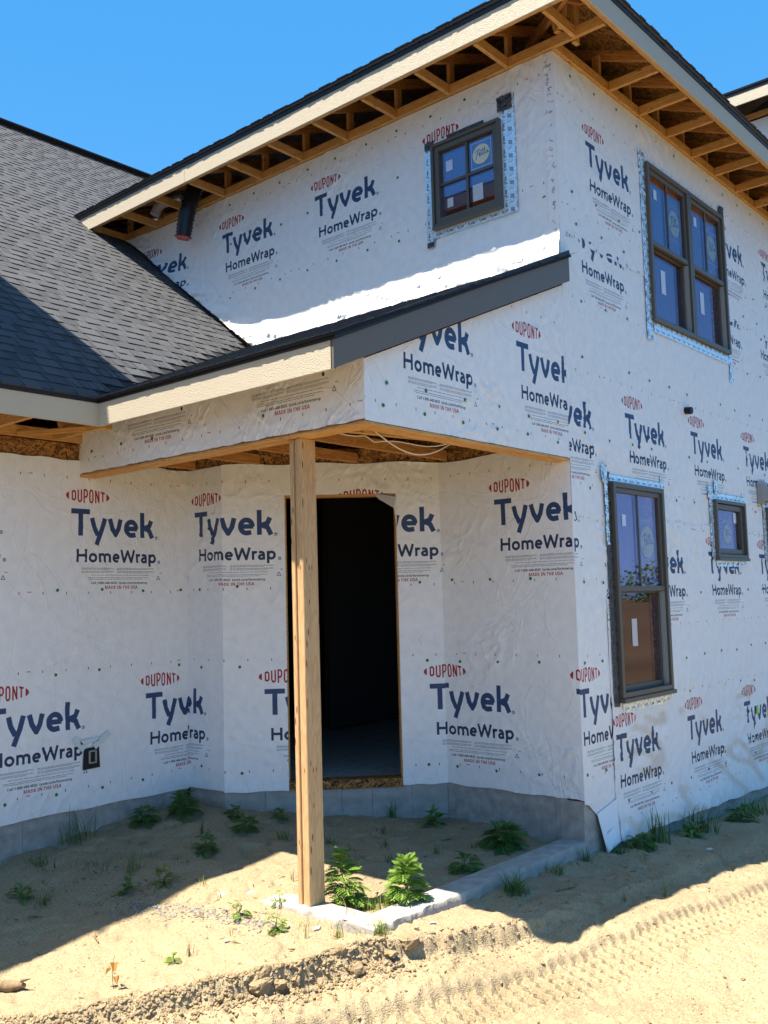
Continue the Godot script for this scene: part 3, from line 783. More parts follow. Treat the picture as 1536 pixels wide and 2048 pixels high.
# ---------------------------------------------------------------- eaves
func upper_eaves():
	var fy := HS + 0.088
	# fascias; the long front one is two boards butted together
	lumber(house, "fascia_board", Vector3(-9.0, fy, EO + 0.01), Vector3(-4.25, fy, EO + 0.01), 0.178, 0.02, M.fascia)
	lumber(house, "fascia_board", Vector3(-4.247, fy, EO + 0.01), Vector3(EO + 0.02, fy, EO + 0.01), 0.178, 0.02, M.fascia)
	lumber(house, "fascia_board", Vector3(EO + 0.01, fy, EO - 0.002), Vector3(EO + 0.01, fy, -9.0), 0.178, 0.02, M.fascia)
	lumber(house, "subfascia", Vector3(-9.0, fy - 0.01, EO - 0.021), Vector3(EO - 0.002, fy - 0.01, EO - 0.021), 0.14, 0.036, M.wood)
	lumber(house, "subfascia", Vector3(EO - 0.021, fy - 0.01, EO - 0.042), Vector3(EO - 0.021, fy - 0.01, -9.0), 0.14, 0.036, M.wood)
	lumber(house, "drip_edge", Vector3(-9.0, HS + 0.20, EO + 0.022), Vector3(EO + 0.04, HS + 0.20, EO + 0.022), 0.052, 0.014, M.drip)
	lumber(house, "drip_edge", Vector3(EO + 0.022, HS + 0.20, EO + 0.012), Vector3(EO + 0.022, HS + 0.20, -9.0), 0.052, 0.014, M.drip)
	# ledgers on the walls, then the tails of the trusses
	lumber(house, "ledger", Vector3(-9.0, HS + 0.045, 0.019), Vector3(0.505, HS + 0.045, 0.019), 0.089, 0.038, M.wood)
	lumber(house, "ledger", Vector3(0.019, HS + 0.045, -0.002), Vector3(0.019, HS + 0.045, -9.0), 0.089, 0.038, M.wood)
	var rise := 0.42
	for k in 15:
		var x := -0.425 - 0.635 * k + (0.675 if k == 0 else 0.0) * 0.0
		tail(Vector3(x, HS, 0.0), Vector3(0, 0, 1), rise)
	tail(Vector3(0.235, HS, 0.0), Vector3(0, 0, 1), rise)
	for k in 14:
		tail(Vector3(0.0, HS, -0.945 - 0.6096 * k), Vector3(1, 0, 0), rise)
	# hip corner pieces
	lumber(house, "hip_rafter", Vector3(-0.6, HS + 0.51, -0.6), Vector3(EO - 0.05, HS + 0.115, EO - 0.05), 0.089, 0.038, M.wood_red)
	for k in 3: lumber(house, "truss_web", Vector3(0.10 + k * 0.05, HS + 0.09, 0.05 + 0.04 * k), Vector3(0.02 + k * 0.10, HS + 0.36, 0.02 + 0.05 * k), 0.038, 0.064, M.wood)

func tail(at: Vector3, out: Vector3, rise: float):
	var t := node(house, "truss_tail")
	var w := 0.038
	lumber(t, "lookout", at + Vector3(0, 0.0445, 0) + out * 0.04, at + Vector3(0, 0.0445, 0) + out * (EO - 0.042), 0.087, w, M.wood)
	var a := at + Vector3(0, 0.145, 0) + out * (EO - 0.05); var b := at + Vector3(0, 0.145 + (EO + 0.75) * rise, 0) - out * 0.8
	lumber(t, "rafter_tail", a, b, 0.089, w, M.wood_red, Vector3.UP)
	lumber(t, "web", at + Vector3(0, -0.0, 0) - out * 0.06 + out.cross(Vector3.UP) * 0.039, at + Vector3(0, 0.36, 0) - out * 0.06 + out.cross(Vector3.UP) * 0.039, 0.075, w, M.wood, out)

func porch():
	# beam along the front and along the open side
	lumber(house, "porch_beam", Vector3(LX, 2.87, PZ - 0.075), Vector3(-0.004, 2.87, PZ - 0.075), 0.34, 0.14, M.wood_red)
	lumber(house, "porch_beam", Vector3(-0.075, 2.872, PZ - 0.148), Vector3(-0.075, 2.872, 0.0), 0.336, 0.14, M.wood_red)
	lumber(house, "beam_plate", Vector3(LX, 2.708, PZ - 0.067), Vector3(0.006, 2.708, PZ - 0.067), 0.022, 0.146, M.wood)
	lumber(house, "beam_plate", Vector3(-0.068, 2.708, PZ - 0.142), Vector3(-0.068, 2.708, 0.012), 0.022, 0.148, M.wood)
	# rake wall behind its wrap
	var g := G.new()
	g.face([Vector3(-0.012, 2.72, PZ - 0.01), Vector3(-0.012, 2.72, 0), Vector3(-0.012, 4.14, 0), Vector3(-0.012, 4.14 - 0.427 * PZ, PZ - 0.01)], Color.WHITE, 1.0, RX)
	g.face([Vector3(-0.05, 2.72, PZ - 0.01), Vector3(-0.05, 2.72, 0), Vector3(-0.05, 4.14, 0), Vector3(-0.05, 4.14 - 0.427 * PZ, PZ - 0.01)], Color.WHITE, 1.0, -RX)
	part(house, "rake_sheathing", g.mesh(), M.osb)
	# ceiling joists with a ledger on the house side
	for k in 5:
		var x := -0.62 - 0.61 * k
		lumber(house, "ceiling_joist", Vector3(x, 2.885, PZ - 0.146), Vector3(x, 2.885, 0.03 if x > -L1 else KZ + 0.02 if x < KX else -L1 - x + 0.04), 0.089, 0.038, M.wood_red)
	for k in 5:
		var x := -0.62 - 0.61 * k
		lumber(house, "rafter", Vector3(x + 0.04, 3.06, FZ - 0.03), Vector3(x + 0.04, 4.24, 0.02), 0.089, 0.038, M.wood_red)
	lumber(house, "joist_brace", Vector3(-0.55, 2.80, PZ - 0.15), Vector3(-0.16, 2.80, 0.55), 0.089, 0.038, M.wood)
	# fascia on the eave, dark board up the rake, black metal above both
	var fy := EY + 0.086
	lumber(house, "fascia_board", Vector3(EX - 0.012, fy, FZ + 0.01), Vector3(0.062, fy, FZ + 0.01), 0.176, 0.02, M.fascia)
	lumber(house, "subfascia", Vector3(EX - 0.04, fy - 0.006, FZ - 0.02), Vector3(0.03, fy - 0.006, FZ - 0.02), 0.14, 0.036, M.wood)
	lumber(house, "drip_edge", Vector3(EX - 0.03, fy + 0.112, FZ + 0.022), Vector3(0.09, fy + 0.112, FZ + 0.022), 0.05, 0.014, M.drip)
	var b := Vector3(0.052, EY, FZ + 0.02); var e := Vector3(0.052, EY + 0.427 * (FZ + 0.02), 0.002)
	var rk := G.new()
	var hh := Vector3(0, 0.178, 0); var tt := Vector3(0.024, 0, 0)
	rk.face([b + tt, e + tt, e + tt + hh * 1.24, b + tt + hh], Color.WHITE, 1.0, RX)
	rk.face([b, e, e + hh * 1.24, b + hh], Color.WHITE, 1.0, -RX)
	rk.face([b, b + tt, e + tt, e], Color.WHITE, 1.0, Vector3.DOWN); rk.face([b + hh, b + tt + hh, e + tt + hh * 1.24, e + hh * 1.24], Color.WHITE, 1.0, Vector3.UP)
	rk.face([b, b + tt, b + tt + hh, b + hh], Color.WHITE, 1.0, Vector3.BACK); rk.face([e, e + tt, e + tt + hh * 1.24, e + hh * 1.24], Color.WHITE, 1.0, Vector3.FORWARD)
	part(house, "rake_board", rk.mesh(), M.fascia_dark)
	lumber(house, "rake_blocking", Vector3(0.03, EY + 0.10, FZ), Vector3(0.03, EY + 0.10 + 0.427 * FZ, 0.0), 0.12, 0.036, M.wood)
	lumber(house, "drip_edge", b + Vector3(0.03, 0.196, 0.0), e + Vector3(0.03, 0.196 * 1.2, 0.0), 0.046, 0.014, M.drip, Vector3.UP)
	# the post: three plies, the joints open here and there
	var po := node(house, "porch_post", Transform3D(Basis(Vector3.BACK, 0.004), Vector3(-0.655, -0.302, 2.355)))
	for k in 3:
		var g2 := G.new()
		g2.box(Transform3D(Basis(Vector3.BACK, PI * 0.5), Vector3.ZERO), Vector3(2.998, 0.0365, 0.135 + [0.0, -0.016, 0.003][k]), 0.004, Vector2(k * 0.4, 0.13 * k))
		part(po, "ply", g2.mesh(), M.wood_post, Transform3D(Basis(), Vector3(-0.039 + 0.039 * k, 1.499, [0.0, -0.004, 0.002][k])))
	# cable left hanging for the porch lamp
	var pts := []
	for k in 25:
		var f := k / 24.0
		pts.append(Vector3(lerpf(-0.95, -0.12, f), 2.845 - 0.10 * sin(f * PI) * (1.0 if f > 0.35 else 0.4) + 0.02 * sin(f * 17.0), lerpf(2.2, 0.75, f)))
	var cb := tube_mesh(pts, range(25).map(func(_k): return 0.0055), 6)
	var cab := part(house, "cable", cb, M.cable)
	pts = []
	for k in 17:
		var f := k / 16.0
		pts.append(Vector3(lerpf(-0.42, -0.18, f), 2.80 - 0.17 * sin(f * PI), lerpf(1.95, 1.2, f)))
	part(cab, "loop", tube_mesh(pts, range(17).map(func(_k): return 0.0055), 6), M.cable)

func wing_eave():
	var fy := EY + 0.086
	lumber(house, "fascia_board", Vector3(EX + 0.01, fy, FZ - 0.002), Vector3(EX + 0.01, fy, 12.4), 0.176, 0.02, M.fascia)
	lumber(house, "subfascia", Vector3(EX - 0.02, fy - 0.006, FZ - 0.04), Vector3(EX - 0.02, fy - 0.006, 12.4), 0.14, 0.036, M.wood)
	lumber(house, "drip_edge", Vector3(EX + 0.022, fy + 0.112, FZ + 0.01), Vector3(EX + 0.022, fy + 0.112, 12.4), 0.05, 0.014, M.drip)
	lumber(house, "ledger", Vector3(LX + 0.019, EY + 0.05, PZ), Vector3(LX + 0.019, EY + 0.05, 12.2), 0.089, 0.038, M.wood)
	for k in 12:
		var z := 2.72 + 0.61 * k
		lumber(house, "lookout", Vector3(LX + 0.04, EY + 0.046, z), Vector3(EX - 0.04, EY + 0.046, z), 0.087, 0.038, M.wood)
		lumber(house, "rafter", Vector3(EX - 0.04, EY + 0.08, z + 0.04), Vector3(EX - 1.6, EY + 0.08 + 1.248, z + 0.04), 0.089, 0.038, M.wood_red)
	lumber(house, "brace", Vector3(LX + 0.05, EY + 0.02, 3.05), Vector3(EX - 0.1, EY + 0.03, 2.62), 0.04, 0.02, M.wood)

# ---------------------------------------------------------------- roofs
func shingle_mesh(sd: int) -> ArrayMesh:
	# one laminated strip 1 m long: a thin backing and uneven teeth on it. x along the eave, y up the slope, z out of the roof
	var r := RandomNumberGenerator.new(); r.seed = sd
	var g := G.new(); var ex := 0.143; var up := 0.185
	var t0 := 0.005; var t1 := 0.0115
	var tone := func() -> Color:
		var f := r.randf_range(0.72, 1.22); return Color(f, f, f * r.randf_range(0.98, 1.04))
	var c0: Color = tone.call() * 0.85
	var slab := func(x0: float, x1: float, y0: float, th: float, col: Color):
		var j := r.randf_range(-0.003, 0.003)
		var a := Vector3(x0, y0 + j, th); var b := Vector3(x1, y0 - j, th); var c := Vector3(x1, up, 0.001); var d := Vector3(x0, up, 0.001)
		g.face([a, b, c, d], col, 1.0, Vector3(0, 0, 1))
		g.face([Vector3(x0, y0 + j, -0.001), Vector3(x1, y0 - j, -0.001), b, a], col, 1.0, Vector3(0, -1, 0))
		g.face([Vector3(x0, y0 + j, -0.001), a, d], col, 1.0, Vector3(-1, 0, 0)); g.face([Vector3(x1, y0 - j, -0.001), b, c], col, 1.0, Vector3(1, 0, 0))
	slab.call(0.001, 0.999, 0.0, t0, c0)
	var x := r.randf_range(0.0, 0.08)
	while x < 0.95:
		var w := r.randf_range(0.09, 0.2)
		var x1 := minf(x + w, 0.999)
		slab.call(x, x1, -0.002, t1, tone.call())
		x = x1 + r.randf_range(0.04, 0.15)
	return g.mesh()

func lay(roof: Node3D, strips: Array, meshes: Array, most: int):
	# strips: Transform3D each; the ones nearest the camera are pieces of their own, the rest one field
	var eye := Vector3(3.9, 1.6, 6.8)
	strips.sort_custom(func(a, b): return a.origin.distance_squared_to(eye) < b.origin.distance_squared_to(eye))
	for k in mini(most, strips.size()):
		part(roof, "shingle", meshes[k % meshes.size()], M.shingle, strips[k])
	if strips.size() > most:
		var rest := strips.size() - most
		for v in 3:
			var mm := MultiMesh.new(); mm.transform_format = MultiMesh.TRANSFORM_3D; mm.mesh = meshes[v]
			var mine := []
			for k in range(most + v, strips.size(), 3): mine.append(strips[k])
			mm.instance_count = mine.size()
			for k in mine.size(): mm.set_instance_transform(k, mine[k])
			var o := MultiMeshInstance3D.new(); o.name = "shingle_field"; o.multimesh = mm; o.material_override = M.shingle
			o.set_meta("kind", "stuff"); roof.add_child(o, true)

func slab_roof(parent: Node, called: String, p: Array, thick: float, m: Material, under: Material = null):
	var nn: Vector3 = (p[1] - p[0]).cross(p[2] - p[0]).normalized()
	if nn.y < 0: nn = -nn
	var g := G.new(); var d := nn * thick
	for k in range(1, p.size() - 1): g.face([p[0], p[k], p[k + 1]], Color.WHITE, 1.0, nn)
	for k in p.size():
		var a: Vector3 = p[k]; var b: Vector3 = p[(k + 1) % p.size()]
		g.face([a, b, b - d, a - d], Color.WHITE, 1.0, (a + b) * 0.5 - p[0] - (p[2] - p[0]) * 0.5)
	var o := part(parent, called, g.mesh(), m)
	if under:
		g = G.new()
		for k in range(1, p.size() - 1): g.face([p[0] - d * 1.12, p[k] - d * 1.12, p[k + 1] - d * 1.12], Color.WHITE, 1.0, -nn)
		part(parent, "sheathing", g.mesh(), under)
	return o

func roofs():
	var sh := []
	for k in 7: sh.append(shingle_mesh(100 + k))
	# wing: one plane rising from its eave to a ridge
	var wing := node(house, "wing_roof")
	var sl := 0.80; var y0 := EY + 0.20; var xr := -9.8
	var e := EX + 0.035
	var yr := y0 + sl * (e - xr)
	var s := Vector3(-1, sl, 0).normalized(); var nn := Vector3(sl, 1, 0).normalized()
	var at := func(x: float, z: float) -> Vector3: return Vector3(x, y0 + sl * (e - x), z)
	var vz := func(x: float) -> float: return clampf(FZ + (x - EX) / 0.534, -0.02, FZ)
	slab_roof(wing, "underlay", [at.call(xr, 12.4), at.call(e, 12.4), at.call(e, FZ + 0.03), at.call(-3.86, 0.0), at.call(-6.9, 0.0), at.call(-6.9, -8.5), at.call(xr, -8.5)], 0.016, M.felt, M.osb)
	var strips := []
	var k := 0
	var ln := (e - xr) * sqrt(1.0 + sl * sl)
	while k * 0.143 < ln - 0.1:
		var d := k * 0.143
		var p: Vector3 = Vector3(e, y0 + 0.004, 0) + s * d
		var zlo: float = vz.call(p.x) if p.x > -3.9 else 0.015
		if p.x < -6.5: zlo = -8.4
		var z := 4.6 + fposmod(k * 0.37, 1.0)
		while z > zlo + 0.02:
			var l := minf(1.0, z - zlo)
			var b := Basis(Vector3(0, 0, -1), s, nn)
			strips.append(Transform3D(b.scaled_local(Vector3(l, 1, 1)), Vector3(p.x, p.y, z)))
			z -= 1.0
		k += 1
	lay(wing, strips, sh, 285)
	lumber(wing, "ridge_cap", at.call(xr, 4.4) + Vector3(0, 0.02, 0), at.call(xr, -8.5) + Vector3(0, 0.02, 0), 0.02, 0.28, M.shingle)
	slab_roof(wing, "far_slope", [Vector3(xr, yr, 12.4), Vector3(xr, yr, -8.5), Vector3(xr - 7, yr - 5.6, -8.5), Vector3(xr - 7, yr - 5.6, 12.4)], 0.02, M.felt)
	var gab := G.new()
	for zz in [-8.5, 12.38]: gab.face([Vector3(e, y0, zz), Vector3(xr, yr, zz), Vector3(xr - 7, y0, zz)], Color.WHITE, 1.0, Vector3(0, 0, zz))
	part(wing, "gable_sheathing", gab.mesh(), M.osb)
	# porch: a lower slope leaning on wall A, meeting the wing in a valley
	var por := node(house, "porch_roof")
	var q := 0.427; var ez := FZ + 0.045; var py := EY + 0.205
	var top := func(x: float, z: float) -> Vector3: return Vector3(x, py + q * (ez - z), z)
	slab_roof(por, "underlay", [top.call(EX, ez), top.call(0.10, ez), top.call(0.10, 0.004), top.call(-3.88, 0.004)], 0.016, M.felt, M.osb)
	var s2 := Vector3(0, q, -1).normalized(); var n2 := Vector3(0, 1, q).normalized()
	strips = []
	k = 0
	while k * 0.143 < ez * sqrt(1.0 + q * q) - 0.04:
		var p := Vector3(0, py + 0.004, ez) + s2 * (k * 0.143)
		var x0: float = EX - 0.534 * (FZ - p.z) - 0.02 if p.z < FZ else EX
		var x := 0.115
		var first := 0.35 + 0.6 * fposmod(k * 0.41, 1.0)
		while x > x0 + 0.02:
			var l := minf(first, x - x0); first = 1.0
			var b := Basis(RX, s2, n2)
			strips.append(Transform3D(b.scaled_local(Vector3(l, 1, 1)), Vector3(x - l, p.y, p.z)))
			x -= l
		k += 1
	lay(por, strips, sh, 140)
	# upper hip roof: seen from below, only its edge and its underside show
	var up := node(house, "upper_roof")
	var E2 := EO + 0.045; var uy := HS + 0.235; var rs := 0.42
	var ry := uy + rs * (4.8 + E2) 
	var c0 := Vector3(E2, uy, E2); var c1 := Vector3(-7.2, uy, E2); var c2 := Vector3(E2, uy, -9.2)
	var ap := Vector3(E2 - 4.9, uy + rs * 4.9, E2 - 4.9); var ap2 := Vector3(-7.2, uy + rs * 4.9, E2 - 4.9)
	slab_roof(up, "slope", [c0, c1, ap2, ap], 0.02, M.shingle, M.osb)
	slab_roof(up, "slope", [c0, c2, ap], 0.02, M.shingle, M.osb)
	slab_roof(up, "slope", [c2, Vector3(-7.2, uy, -9.2), ap2, ap], 0.02, M.shingle)
	# starter rows along the two eaves in view
	for kk in 9: part(up, "shingle", sh[kk % 7], M.shingle, Transform3D(Basis(Vector3(1, 0, 0), Vector3(0, rs, -1).normalized(), Vector3(0, 1, rs).normalized()), Vector3(E2 - 0.02 - 1.0 * (kk + 1), uy + 0.002, E2 + 0.008)))
	for kk in 9: part(up, "shingle", sh[(kk + 3) % 7], M.shingle, Transform3D(Basis(Vector3(0, 0, -1), Vector3(-1, rs, 0).normalized(), Vector3(rs, 1, 0).normalized()), Vector3(E2 + 0.008, uy + 0.002, E2 - 0.02 - 1.0 * kk)))

func back_wing():
	# the taller part of the building showing over the eave
	var w := thing("house_wing", "taller rear block of the house with cream fascia showing over the roof edge", "building", Vector3(0, 0, -8.7))
	var y := 9.33; var zf := 0.0
	var g := G.new(); g.box(Transform3D(Basis(), Vector3(-2.9, 4.2, -4.0)), Vector3(4.6, 10.2, 8.0)); part(w, "wall", g.mesh(), M.wrap_back)
	lumber(w, "fascia_board", Vector3(-5.8, y + 0.09, 0.62), Vector3(0.0, y + 0.09, 0.62), 0.18, 0.02, M.fascia)
	lumber(w, "drip_edge", Vector3(-5.8, y + 0.215, 0.63), Vector3(0.02, y + 0.215, 0.63), 0.06, 0.016, M.drip)
	lumber(w, "ledger", Vector3(-5.2, y + 0.045, 0.02), Vector3(-0.6, y + 0.045, 0.02), 0.089, 0.038, M.wood)
	for k in 8: lumber(w, "lookout", Vector3(-5.1 + 0.61 * k, y + 0.045, 0.04), Vector3(-5.1 + 0.61 * k, y + 0.045, 0.60), 0.087, 0.038, M.wood)
	slab_roof(w, "roof", [Vector3(-5.9, y + 0.26, 0.66), Vector3(0.1, y + 0.26, 0.66), Vector3(-2.9, y + 1.5, -3.0)], 0.03, M.shingle, M.osb)
	slab_roof(w, "roof", [Vector3(-5.9, y + 0.26, 0.66), Vector3(-2.9, y + 1.5, -3.0), Vector3(-2.9, y + 1.5, -8.6), Vector3(-5.9, y + 0.26, -8.6)], 0.03, M.shingle)
	slab_roof(w, "roof", [Vector3(0.1, y + 0.26, 0.66), Vector3(-2.9, y + 1.5, -3.0), Vector3(-2.9, y + 1.5, -8.6), Vector3(0.1, y + 0.26, -8.6)], 0.03, M.shingle)

func front_storey():
	# upper storey over the front of the wing, beyond the picture: its eave shades the near end of the wing's roof
	var H := 7.0; var xe := -2.97; var ze := 3.62
	var f := node(house, "front_storey")
	var g := G.new(); g.box(Transform3D(Basis(), Vector3(-6.3, 5.05, 8.1)), Vector3(5.6, 3.9, 7.9)); part(f, "wall", g.mesh(), M.wrap_back)
	lumber(f, "fascia_board", Vector3(xe, H + 0.09, ze), Vector3(xe, H + 0.09, 12.6), 0.18, 0.02, M.fascia)
	lumber(f, "fascia_board", Vector3(xe - 0.02, H + 0.09, ze + 0.01), Vector3(-9.6, H + 0.09, ze + 0.01), 0.18, 0.02, M.fascia)
	slab_roof(f, "soffit", [Vector3(xe - 0.02, H + 0.03, ze + 0.03), Vector3(xe - 0.02, H + 0.03, 12.5), Vector3(-9.6, H + 0.03, 12.5), Vector3(-9.6, H + 0.03, ze + 0.03)], 0.02, M.osb)
	var a := Vector3(xe, H + 0.2, ze); var b := Vector3(xe, H + 0.2, 12.6); var c := Vector3(-9.6, H + 0.2, 12.6); var d := Vector3(-9.6, H + 0.2, ze)
	var r1 := Vector3(-6.3, H + 1.4, 7.0); var r2 := Vector3(-6.3, H + 1.4, 9.3)
	for q in [[a, b, r2, r1], [c, d, r1, r2], [a, d, r1], [b, c, r2]]: slab_roof(f, "roof", q, 0.03, M.shingle)

# ---------------------------------------------------------------- windows and fittings
func ring(g: G, r: Rect2, w: float, z0: float, z1: float):
	var d := z1 - z0; var zc := (z0 + z1) * 0.5
	for q in [[r.position.x + w * 0.5, r.get_center().y, w, r.size.y], [r.end.x - w * 0.5, r.get_center().y, w, r.size.y]]:
		g.box(Transform3D(Basis(), Vector3(q[0], q[1], zc)), Vector3(q[2], q[3], d), 0.003)
	for y in [r.position.y + w * 0.5, r.end.y - w * 0.5]:
		g.box(Transform3D(Basis(), Vector3(r.get_center().x, y, zc)), Vector3(r.size.x - 2 * w, w, d - 0.002), 0.003)

func bar(w: Node, called: String, x0: float, x1: float, y0: float, y1: float, z0: float, z1: float, m: Material):
	var g := G.new(); g.box(Transform3D(Basis(), Vector3((x0 + x1) * 0.5, (y0 + y1) * 0.5, (z0 + z1) * 0.5)), Vector3(x1 - x0, y1 - y0, z1 - z0), 0.003)
	return part(w, called, g.mesh(), m)

func pane(w: Node, r: Rect2, z: float):
	var g := G.new()
	g.quad([Vector3(r.position.x, r.position.y, z), Vector3(r.end.x, r.position.y, z), Vector3(r.end.x, r.end.y, z), Vector3(r.position.x, r.end.y, z)], Vector3(0, 0, 1), [Vector2(0, 1), Vector2(1, 1), Vector2(1, 0), Vector2(0, 0)])
	part(w, "pane", g.mesh(), M.glass)

func sticker(w: Node, called: String, r: Rect2, z: float, m: Material):
	var g := G.new()
	g.quad([Vector3(r.position.x, r.position.y, z), Vector3(r.end.x, r.position.y, z), Vector3(r.end.x, r.end.y, z), Vector3(r.position.x, r.end.y, z)], Vector3(0, 0, 1), [Vector2(0, 1), Vector2(1, 1), Vector2(1, 0), Vector2(0, 0)])
	part(w, called, g.mesh(), m)

func tape(w: Node, r: Rect2, z: float, m: Material, rough := 0.006, sd := 0.0):
	# a strip of flashing tape, crinkled, its ends torn
	var g := G.new(); var along := r.size.y > r.size.x
	var nx := maxi(3, int(r.size.x / 0.014)); var ny := maxi(3, int(r.size.y / 0.014))
	for i in nx + 1:
		for j in ny + 1:
			var x := r.position.x + r.size.x * i / nx; var y := r.position.y + r.size.y * j / ny
			if (j == 0 or j == ny) and along: y += nf.get_noise_2d(x * 30.0, y * 9.0 + sd) * 0.012
			if (i == 0 or i == nx) and not along: x += nf.get_noise_2d(x * 9.0, y * 30.0 + sd) * 0.012
			var d := absf(nz.get_noise_2d(x * 22.0 + sd, y * 22.0)) * rough
			var ta := Vector2((x - r.position.x) / 0.12, (y - r.position.y) / 0.48) if along else Vector2((y - r.position.y) / 0.12, (x - r.position.x) / 0.48)
			g.vert(Vector3(x, y, z + d), Vector3(0, 0, 1), ta)
	for i in nx:
		for j in ny:
			var a := i * (ny + 1) + j
			g.ix.append_array([a, a + 1, a + ny + 2, a, a + ny + 2, a + ny + 1])
	part(w, "flashing_tape", smoothed(g), m)

# a hung window in the unit's own frame: lower left corner at the origin, z out of the wall
func hung(w: Node, r: Rect2):
	var g := G.new(); ring(g, r, 0.045, -0.07, 0.045); part(w, "frame", g.mesh(), M.bronze)
	var i := r.grow(-0.045); var mid := i.position.y + i.size.y * 0.5 - 0.02
	var up := Rect2(i.position.x, mid, i.size.x, i.end.y - mid); var lo := Rect2(i.position.x, i.position.y, i.size.x, mid + 0.03 - i.position.y)
	g = G.new(); ring(g, up, 0.042, -0.012, 0.022); part(w, "upper_sash", g.mesh(), M.bronze)
	bar(w, "meeting_rail", i.position.x + 0.002, i.end.x - 0.002, mid - 0.004, mid + 0.044, -0.010, 0.028, M.bronze)
	g = G.new(); ring(g, lo, 0.048, -0.055, -0.022); part(w, "lower_sash", g.mesh(), M.bronze)
	for k in 3: bar(w, "jamb_track", i.end.x - 0.012 - 0.011 * k, i.end.x - 0.006 - 0.011 * k, i.position.y, mid - 0.006, -0.02 + 0.006 * (2 - k), 0.006 + 0.008 * (2 - k), M.bronze_light)
	pane(w, up.grow(-0.04), 0.004); pane(w, up.grow(-0.04), -0.010); pane(w, lo.grow(-0.046), -0.036); pane(w, lo.grow(-0.046), -0.050)
	bar(w, "grille_bar", up.get_center().x - 0.011, up.get_center().x + 0.011, up.position.y + 0.042, up.end.y - 0.042, 0.005, 0.017, M.bronze)
	var gw := up.size.x * 0.5 - 0.06
	sticker(w, "dealer_label", Rect2(up.get_center().x + 0.035, up.get_center().y - gw * 0.55, gw * 0.82, gw * 1.05), -0.004, M.label_faint)
	sticker(w, "paper_label", Rect2(up.position.x + gw * 0.45, up.get_center().y + 0.12, 0.07, 0.10), -0.004, M.paper)
	sticker(w, "paper_label", Rect2(lo.position.x + lo.size.x * 0.38, lo.position.y + lo.size.y * 0.42, 0.10, 0.24), -0.044, M.paper)

func unit(wall: Transform3D, r: Rect2) -> Node3D:
	return node(house, "window", wall * Transform3D(Basis(), Vector3(r.position.x, r.position.y, 0.006)))

